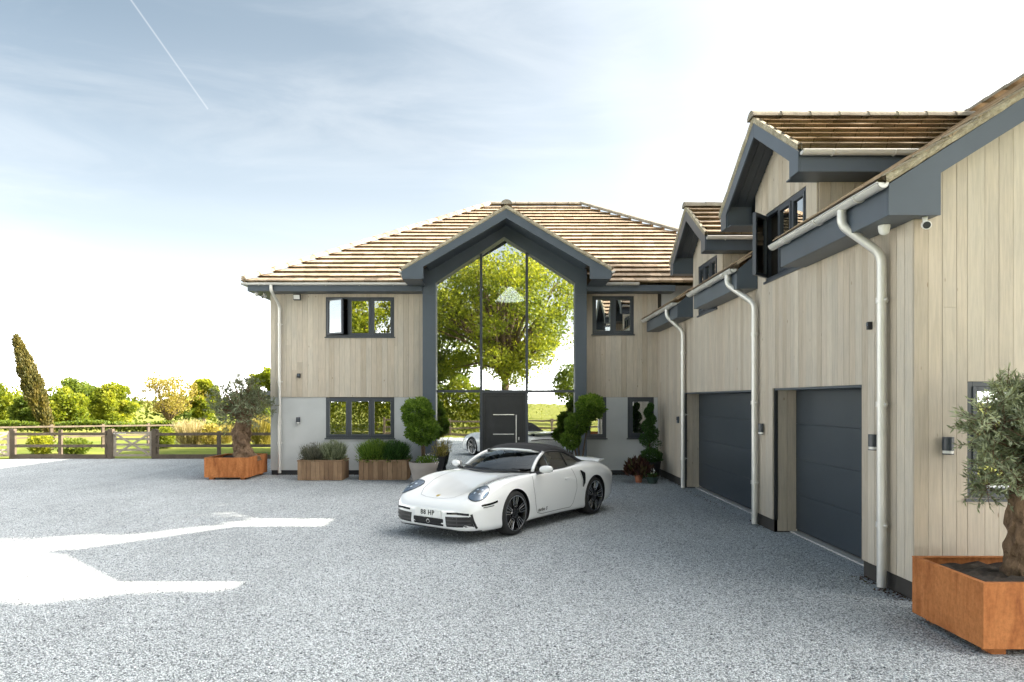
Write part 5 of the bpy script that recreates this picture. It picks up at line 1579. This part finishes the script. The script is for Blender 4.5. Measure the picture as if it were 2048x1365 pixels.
me = bpy.data.meshes.new_from_object(body.evaluated_get(dg))
body.modifiers.clear(); body.data = me
bpy.data.objects.remove(cutter)
me.materials.clear(); me.materials.append(M['car_paint']); me.materials.append(M['car_black'])
for p in me.polygons:                                       # wheel wells are black
    c = p.center
    p.material_index = 0
    for ax, rr_ in ((AXF, .372), (AXR, .378)):
        if abs(math.hypot(c.x - ax, c.z - WR - .005) - rr_) < .012 and abs(p.normal.y) < .3 and abs(c.y) > .55: p.material_index = 1
        if abs(abs(c.y) - .56) < .004 and math.hypot(c.x - ax, c.z - WR) < rr_: p.material_index = 1
    if p.normal.z < -.8 and c.z < .2: p.material_index = 1
me.polygons.foreach_set('use_smooth', [True] * len(me.polygons))
me.set_sharp_from_angle(angle=R(38))

def hit(o, d):
    h = BODY.ray_cast(Vector(o), Vector(d).normalized())
    return (h[0], h[1]) if h[0] is not None else (None, None)
def patch(name, mat, pts2, org, U_, V_, dirn, lift=.004, depth=None, parent=None, dome=0.0, rings=5, smooth=True):
    """polygon (u,v) projected on the body along dirn; filled with rings towards its centroid"""
    U_, V_, d_ = Vector(U_), Vector(V_), Vector(dirn).normalized(); org = Vector(org)
    cu, cv = sum(p[0] for p in pts2) / len(pts2), sum(p[1] for p in pts2) / len(pts2)
    rings_ = []
    for k in range(rings + 1):
        f = 1 - k / rings
        row = []
        for (u, v) in pts2:
            uu, vv = cu + (u - cu) * max(f, .001), cv + (v - cv) * max(f, .001)
            o = org + U_ * uu + V_ * vv
            p, nr = hit(o - d_ * .6, d_)
            if p is None: p, nr = o, -d_
            if nr.dot(d_) > 0: nr = -nr
            row.append(p + nr * (lift + dome * (1 - f * f)) if depth is None else p + d_ * depth)
        row.append(row[0]); rings_.append(row)
    m = MB().grid(rings_)
    # skirt so that the patch has an edge
    m.grid([rings_[0], [q + d_ * .02 for q in rings_[0]]])
    return cbuild(m, name, mat, parent, smooth=smooth, autosmooth=40)
def ribbon(name, mat, pts2, org, U_, V_, dirn, w=.007, lift=.0025, parent=None, dense=.03):
    U_, V_, d_ = Vector(U_), Vector(V_), Vector(dirn).normalized(); org = Vector(org)
    pl = []
    for (a, b), (c, e) in zip(pts2, pts2[1:]):
        k = max(1, int(math.hypot(c - a, e - b) / dense))
        pl += [(a + (c - a) * i / k, b + (e - b) * i / k) for i in range(k)]
    pl.append(pts2[-1])
    P = []
    for (u, v) in pl:
        p, nr = hit(org + U_ * u + V_ * v - d_ * .6, d_)
        if p is not None:
            if nr.dot(d_) > 0: nr = -nr
            P.append((p, nr))
    rows = []
    for i, (p, nr) in enumerate(P):
        t = (P[min(i + 1, len(P) - 1)][0] - P[max(i - 1, 0)][0]).normalized(); s = t.cross(nr).normalized() * (w / 2)
        rows.append([p - s + nr * lift, p + s + nr * lift])
    return cbuild(MB().grid(rows), name, mat, parent)

SIDE = {1: dict(org=(0, 1.0, 0), U_=(1, 0, 0), V_=(0, 0, 1), dirn=(0, -1, 0)), -1: dict(org=(0, -1.0, 0), U_=(1, 0, 0), V_=(0, 0, 1), dirn=(0, 1, 0))}
FRONT = dict(org=(2.4, 0, 0), U_=(0, 1, 0), V_=(0, 0, 1), dirn=(-1, 0, 0))
TOP = dict(org=(0, 0, 1.2), U_=(1, 0, 0), V_=(0, 1, 0), dirn=(0, 0, -1))
def rrect(u0, u1, v0, v1, r, k=4):
    out = []
    for cx, cy, a0 in ((u1 - r, v1 - r, 0), (u0 + r, v1 - r, 90), (u0 + r, v0 + r, 180), (u1 - r, v0 + r, 270)):
        out += [(cx + r * math.cos(R(a0 + 90 * i / k)), cy + r * math.sin(R(a0 + 90 * i / k))) for i in range(k + 1)]
    return out
def refine(poly, n=3):
    out = []
    for a, b in zip(poly, poly[1:] + poly[:1]):
        out += [(a[0] + (b[0] - a[0]) * i / n, a[1] + (b[1] - a[1]) * i / n) for i in range(n)]
    return out
for s in (1, -1):
    S = SIDE[s]
    door = patch('door_handle', 'car_paint', rrect(-.40, -.24, .715, .745, .014), lift=.012, **S)
    ribbon('door_seam', 'car_seam', [(.70, .86), (.735, .70), (.70, .42), (.64, .27), (.50, .235), (-.38, .235), (-.46, .30), (-.56, .55), (-.56, .70), (-.50, .885)], w=.008, **S)
    # side air intake ahead of the rear wheel
    pts_ = refine([(-.70, .83), (-.76, .845), (-.86, .79), (-.83, .62), (-.77, .55), (-.72, .555), (-.735, .66)], 4)
    patch('side_intake', 'car_gloss', pts_, lift=.003, **S)
    ribbon('intake_lip', 'car_paint', [(-.70, .835), (-.735, .66), (-.72, .55)], w=.022, lift=.012, **S)
    # sill blade
    ribbon('sill_trim', 'car_black', [(.84, .165), (-.78, .165)], w=.03, lift=.004, **S)
    # front side marker slot
    ribbon('side_marker', 'car_gloss', [(2.02, .545), (1.86, .56), (1.72, .585)], w=.03, lift=.003, **S)
    ribbon('side_marker', 'car_gloss', [(2.0, .515), (1.80, .53)], w=.012, lift=.003, **S)
    # headlamp
    c = Vector((1.91, s * .685, .715)); nrm = Vector((.80, s * .24, .55)).normalized()
    vv = Vector((0, s * 1.0, 0)); vv = (vv - nrm * vv.dot(nrm)).normalized(); uu = nrm.cross(vv) * s; uu = -uu if uu.z < 0 else uu
    ell = [(.172 * math.cos(2 * math.pi * i / 36) * (1.0 if math.cos(2 * math.pi * i / 36) > 0 else 1.05), .134 * math.sin(2 * math.pi * i / 36)) for i in range(36)]
    hl = patch('headlight', 'lamp_inner', ell, c, uu, vv, -nrm, lift=.006, dome=.006, rings=6)
    patch('lens', 'lamp_lens', [(a * .99, b * .99) for a, b in ell], c, uu, vv, -nrm, lift=.014, dome=.020, rings=8, parent=hl)
    rim_pts = [(a * 1.03, b * 1.03) for a, b in ell]; rim_pts.append(rim_pts[0])
    ribbon('rim', 'car_gloss', rim_pts, c, uu, vv, -nrm, w=.012, lift=.008, parent=hl)
    for k in range(4):
        a, b = (.050 if k % 2 else -.038), (.040 if k // 2 else -.040)
        patch('led', 'led', [(a + .016 * math.cos(2 * math.pi * i / 12), b + .014 * math.sin(2 * math.pi * i / 12)) for i in range(12)], c, uu, vv, -nrm, lift=.0125, dome=.003, rings=2, parent=hl)
    patch('projector', 'car_gloss', [(.004 + .036 * math.cos(2 * math.pi * i / 16), .034 * math.sin(2 * math.pi * i / 16)) for i in range(16)], c, uu, vv, -nrm, lift=.0118, dome=.008, rings=3, parent=hl)
    # front intakes with slats
    it = patch('front_intake', 'car_black', refine([(s * .36, .225), (s * .34, .375), (s * .745, .395), (s * .765, .245)], 6), lift=.003, **FRONT)
    for z in (.27, .325):
        ribbon('slat', 'car_seam', [(s * .36, z), (s * .735, z + .012)], w=.022, lift=.010, parent=it, **FRONT)
    ribbon('divider', 'car_seam', [(s * .56, .235), (s * .55, .385)], w=.014, lift=.011, parent=it, **FRONT)
    ribbon('light_bar', 'car_gloss', [(s * .37, .425), (s * .55, .438), (s * .72, .425)], w=.032, lift=.005, **FRONT)
    ribbon('intake_fin', 'car_black', [(s * .745, .43), (s * .785, .22)], w=.035, lift=.006, **FRONT)
    # mirror
    mr = MB()
    rows2 = []
    for i in range(9):
        f = -1 + 2 * i / 8; k = math.sqrt(max(0, 1 - abs(f) ** 2.6)); row = []
        for j in range(17):
            a = 2 * math.pi * j / 16
            row.append((.50 + .058 * k * math.cos(a) * (1.15 if math.cos(a) > 0 else .75) - .03 * f, s * (.965 + .115 * f), .965 + .062 * k * math.sin(a) + .006 * f))
        rows2.append(row)
    mo = cbuild(mr.grid(rows2), 'mirror', 'car_paint', smooth=True)
    cbuild(MB().tube([(.52, s * .80, .895), (.525, s * .86, .905), (.515, s * .92, .925)], [.03, .024, .028], 8), 'arm', 'car_gloss', mo, smooth=True)
    cbuild(MB().box(.448, .456, s * .965 - .095, s * .965 + .095, .925, 1.005), 'glass', 'steel', mo)
patch('centre_intake', 'car_gloss', rrect(-.30, .30, .225, .335, .02), lift=.003, **FRONT)
sens = patch('radar_sensor', 'rim_silver', [(.03 * math.cos(2 * math.pi * i / 20), .278 + .03 * math.sin(2 * math.pi * i / 20)) for i in range(20)], lift=.007, **FRONT)
patch('cover', 'car_gloss', [(.023 * math.cos(2 * math.pi * i / 20), .278 + .023 * math.sin(2 * math.pi * i / 20)) for i in range(20)], lift=.0095, parent=sens, **FRONT)
ribbon('lip_spoiler', 'car_black', [(-.80, .175), (-.4, .178), (.4, .178), (.80, .175)], w=.03, lift=.004, **FRONT)
# lid seam, badge
lid = [(.92, .60), (1.30, .565), (1.60, .52), (1.90, .44), (2.08, .33), (2.13, .18), (2.14, 0)]
ribbon('lid_seam', 'car_seam', lid + [(a, -b) for a, b in lid[-2::-1]], w=.006, **TOP)
crest = [(0, -.030), (.022, -.016), (.026, .012), (.020, .028), (-.020, .028), (-.026, .012), (-.022, -.016)]
bd = patch('badge', 'badge_gold', [(u * 1.15, v * 1.15) for u, v in refine(crest, 2)], (2.06, 0, .64), (0, 1, 0), (-.8, 0, .6), (-.6, 0, -.8), lift=.004, rings=3)
# number plate
pl = MB().box(2.283, 2.292, -.26, .26, .352, .463)
plate = cbuild(pl, 'number_plate', 'plate_white', bevel=.003)
cbuild(MB().box(2.25, 2.2825, -.2, .2, .37, .45), 'plate_holder', 'car_black', plate)
def text_mesh(txt, size, name, mat, parent, mtx, shear=0.0, ext=.0008):
    cu = bpy.data.curves.new(name, 'FONT'); cu.body = txt; cu.size = size; cu.align_x = 'CENTER'; cu.align_y = 'CENTER'; cu.extrude = ext; cu.shear = shear
    cu.offset = size * .03; cu.space_character = 1.15; cu.resolution_u = 3
    tmp = bpy.data.objects.new('tmp', cu); COL.objects.link(tmp)
    bpy.context.view_layer.update()
    me = bpy.data.meshes.new_from_object(tmp.evaluated_get(bpy.context.evaluated_depsgraph_get()))
    bpy.data.objects.remove(tmp); bpy.data.curves.remove(cu)
    me.transform(mtx); me.materials.clear(); me.materials.append(M[mat])
    o = bpy.data.objects.new(name, me); COL.objects.link(o); o.parent = parent
    return o
# front plate text faces +x: text x axis -> +y, text y axis -> +z
mt = Matrix(((0, 0, 1, 2.2935), (1, 0, 0, 0), (0, 1, 0, .407), (0, 0, 0, 1)))
text_mesh('88 HP', .098, 'plate_text', 'plate_ink', plate, mt)
mt = Matrix(((-1, 0, 0, .50), (0, 0, 1, .8975), (0, 1, 0, .31), (0, 0, 0, 1)))
text_mesh('turbo S', .075, 'door_script', 'car_seam', car, mt, .3)

# windscreen, frame, soft top, side glass
def wcurve(t, top):
    y = -1 + 2 * t
    if top: return Vector((.13 - .12 * y * y, .575 * y, 1.222 - .035 * y * y))
    return Vector((.86 - .30 * abs(y) ** 2.2, .725 * y, .905 + .012 * (1 - y * y)))
rows = []
for i in range(9):
    f = i / 8; row = []
    for j in range(21):
        a, b = wcurve(j / 20, 0), wcurve(j / 20, 1); p = a.lerp(b, f)
        k = f * (1 - f) * 4
        row.append(p + Vector((.035, 0, .03)) * k)
    rows.append(row)
cbuild(MB().grid(rows), 'windscreen', 'glass_car', smooth=True)
fr = MB()
fr.tube([r[0] for r in rows], [.030] * 9, 8).tube([r[-1] for r in rows], [.030] * 9, 8)
fr.tube([p + Vector((-.002, 0, .006)) for p in rows[-1]], .022, 8)
cbuild(fr, 'windscreen_frame', 'car_paint', smooth=True)
cbuild(MB().tube([p + Vector((.015, 0, .004)) for p in rows[0]], .018, 6), 'cowl', 'car_black', smooth=True)
for k, (y0, y1) in enumerate(((-.52, .02), (.05, .52))):
    cbuild(MB().tube([(.84 - .1 * abs(y0), y0, .945), (.82, y1, .955)], .006, 5), 'wiper', 'car_black')
SX = [.09, -.15, -.40, -.62, -.80, -.92, -1.05, -1.18, -1.27]
SZ = [1.236, 1.306, 1.318, 1.285, 1.225, 1.165, 1.075, 1.015, .975]
SE = [1.185, 1.200, 1.190, 1.150, 1.065, .975, .962, .962, .962]
SY = [.570, .582, .592, .615, .655, .705, .705, .675, .60]
gz, ge, gy = pchip(SX, SZ), pchip(SX, SE), pchip(SX, SY)
rows = []
for x in np.linspace(.09, -1.27, 34):
    zr, ze, ye = float(gz(x)), float(ge(x)), float(gy(x)); row = []
    for j in range(25):
        a = math.pi * j / 24; cy_ = math.cos(a); sy_ = math.sin(a)
        y = ye * math.copysign(abs(cy_) ** .70, cy_); z = ze + (zr - ze) * sy_ ** .80
        row.append((x, y, z))
    rows.append(row)
st = cbuild(MB().grid(rows), 'soft_top', 'car_cloth', smooth=True)
for x in (-.28, -.66):
    k = min(range(len(rows)), key=lambda i: abs(rows[i][0][0] - x))
    cbuild(MB().tube([Vector(p) + Vector((0, 0, -.004)) for p in rows[k]], .009, 5), 'hoop', 'car_cloth', st, smooth=True)
cbuild(MB().tube([Vector(r[0]) for r in rows[:22]], .016, 6), 'edge_seal', 'car_black', st, smooth=True)
cbuild(MB().tube([Vector(r[-1]) for r in rows[:22]], .016, 6), 'edge_seal', 'car_black', st, smooth=True)
for s in (1, -1):
    top = []
    for i in range(7):
        a, b = wcurve(0 if s < 0 else 1, 0), wcurve(0 if s < 0 else 1, 1); top.append(a.lerp(b, i / 6) + Vector((-.03, 0, -.015)))
    for x in np.linspace(.02, -.91, 18): top.append(Vector((x, s * float(gy(x)), float(ge(x)) - .004)))
    bot = [Vector((p.x, s * .755, .895)) for p in top]
    bot[0] = top[0] + Vector((0, 0, -.01))
    cbuild(MB().grid([[a.lerp(b, f / 4) for a, b in zip(bot, top)] for f in range(5)]), 'side_window', 'glass_car', smooth=True)
    cbuild(MB().tube([(.66, s * .752, .903), (.0, s * .77, .908), (-.9, s * .755, .945)], .014, 6), 'window_seal', 'car_black', smooth=True)
    cbuild(MB().tube([(-.52, s * .76, .905), (-.50, s * .60, 1.175)], .012, 6), 'window_post', 'car_black')
# cabin
cab = MB()
cab.grid([[(x, y, .934 + .03 * (x > .4)) for y in np.linspace(-.70, .70, 7)] for x in np.linspace(.70, -1.0, 9)])
cbuild(cab, 'cabin_floor', 'car_black')
cbuild(MB().hexa([(.42, -.66, .93), (.78, -.60, .93), (.78, .60, .93), (.42, .66, .93), (.38, -.64, 1.0), (.72, -.55, .955), (.72, .55, .955), (.38, .64, 1.0)]), 'dashboard', 'car_black', bevel=.02)
for s in (1, -1):
    seat = cbuild(MB().hexa([(-.18, s * .36 - .23, .88), (-.06, s * .36 - .23, .88), (-.06, s * .36 + .23, .88), (-.18, s * .36 + .23, .88), (-.36, s * .36 - .17, 1.10), (-.26, s * .36 - .17, 1.10), (-.26, s * .36 + .17, 1.10), (-.36, s * .36 + .17, 1.10)]), 'seat', 'seat_leather', bevel=.03)
    cbuild(MB().hexa([(-.37, s * .36 - .11, 1.09), (-.27, s * .36 - .11, 1.09), (-.27, s * .36 + .11, 1.09), (-.37, s * .36 + .11, 1.09), (-.39, s * .36 - .09, 1.20), (-.31, s * .36 - .09, 1.20), (-.31, s * .36 + .09, 1.20), (-.39, s * .36 + .09, 1.20)]), 'headrest', 'seat_leather', seat, bevel=.03)
ring = []
for i in range(25):
    a = 2 * math.pi * i / 24; ring.append((.30 + .06 * math.sin(a), -.36 + .175 * math.cos(a), .985 + .165 * math.sin(a) * .9))
sw = cbuild(MB().tube(ring, .014, 6), 'steering_wheel', 'car_black', smooth=True)
cbuild(MB().tube([(.30, -.53, .985), (.31, -.36, .98), (.30, -.19, .985)], .018, 6), 'spoke', 'car_black', sw)
cbuild(MB().box(.18, .205, -.10, .10, 1.155, 1.205), 'rear_mirror', 'car_black', bevel=.012)
# rear wing and tail lamp
sp = MB(); rows = []
for y in np.linspace(-.66, .66, 15):
    k = (y / .66) ** 2
    rows.append([(-1.74 - .06 * k, y, .925 - .01 * k), (-1.80 - .05 * k, y, .958 - .012 * k), (-1.98, y, .975 - .02 * k), (-2.11 + .06 * k, y, .968 - .02 * k), (-2.11 + .06 * k, y, .950 - .02 * k), (-1.98, y, .942 - .02 * k), (-1.78 - .06 * k, y, .915 - .01 * k)])
sp.grid(rows); [sp.add(r, [tuple(range(7))]) for r in (rows[0], rows[-1])]
wing = cbuild(sp, 'rear_wing', 'car_paint', smooth=True, autosmooth=35)
for s in (-1, 1): cbuild(MB().hexa([(-1.86, s * .45 - .03, .83), (-1.98, s * .45 - .03, .78), (-1.98, s * .45 + .03, .78), (-1.86, s * .45 + .03, .83), (-1.86, s * .45 - .03, .945), (-1.98, s * .45 - .03, .945), (-1.98, s * .45 + .03, .945), (-1.86, s * .45 + .03, .945)]), 'wing_stay', 'car_gloss', wing)
ribbon('tail_light', 'car_gloss', [(-.72, .70), (-.4, .715), (.4, .715), (.72, .70)], (-2.5, 0, 0), (0, 1, 0), (0, 0, 1), (1, 0, 0), w=.035, lift=.004)

# wheels
def wheel(ax, s, yo, wd):
    """tyre, dark barrel, five double spokes with bright machined edges"""
    yi = yo - wd
    prof = [(.262, yi), (.30, yi - .004), (.333, yi + .018), (WR, yi + .05), (WR, yo - .05), (.333, yo - .016), (.30, yo + .004), (.266, yo + .001)]
    sg = lambda pr: [(r, s * y) for r, y in pr]
    w = cbuild(MB().lathe(sg(prof), (ax, 0, WR), 48, 'Y'), 'wheel', 'rubber', smooth=True, autosmooth=50)
    cbuild(MB().lathe(sg([(.266, yi + .01), (.25, yi + .03), (.245, yo - .09), (.258, yo - .012), (.268, yo - .003)]), (ax, 0, WR), 48, 'Y'), 'barrel', 'rim_black', w, smooth=True, autosmooth=50)
    cbuild(MB().lathe(sg([(.272, yo - .002), (.272, yo + .005), (.262, yo + .003), (.262, yo - .004)]), (ax, 0, WR), 48, 'Y'), 'rim_edge', 'rim_silver', w, smooth=True, autosmooth=40)
    cbuild(MB().lathe(sg([(.001, yo - .12), (.19, yo - .12), (.19, yo - .10), (.001, yo - .10)]), (ax, 0, WR), 32, 'Y'), 'brake_disc', 'brake_disc', w, smooth=True, autosmooth=40)
    sp_, ed_ = MB(), MB()
    y0, y1 = s * (yo - .05), s * (yo - .006)
    def P(r, a, y): return (ax + r * math.cos(a), y, WR + r * math.sin(a))
    for i in range(5):
        a0 = R(90 + 72 * i + (12 if ax < 0 else 0))
        for q in (-1, 1):
            aa, ab = a0 + q * .17, a0 + q * .255
            ia, ib = a0 + q * .06, a0 + q * .46
            m0 = [P(.26, aa - .055 * q, y0), P(.26, ab + .035 * q, y0), P(.075, ib, y0 - s * .0), P(.075, ia, y0)]
            m1 = [P(.26, aa - .055 * q, y1), P(.26, ab + .035 * q, y1), P(.075, ib, y1 - s * .012), P(.075, ia, y1 - s * .012)]
            sp_.hexa([*m0, *m1])
            # bright edges
            for (A, B) in ((m1[0], m1[3]), (m1[1], m1[2])):
                ed_.tube([Vector(A) + Vector((0, s * .001, 0)), Vector(A).lerp(Vector(B), .68) + Vector((0, s * .001, 0))], .0042, 5)
        ed_.tube([Vector(P(.118, a0 - .30, y1)), Vector(P(.102, a0, y1)), Vector(P(.118, a0 + .30, y1))], .004, 5)
    cbuild(sp_, 'spokes', 'rim_black', w)
    cbuild(ed_, 'spoke_edges', 'rim_silver', w)
    cbuild(MB().lathe(sg([(.085, yo - .055), (.08, yo - .018), (.05, yo - .012), (.045, yo + .0), (.001, yo + .002)]), (ax, 0, WR), 24, 'Y'), 'hub', 'rim_black', w, smooth=True, autosmooth=35)
for s in (1, -1):
    wheel(AXF, s, .895, .25)
    wheel(AXR, s, .93, .31)
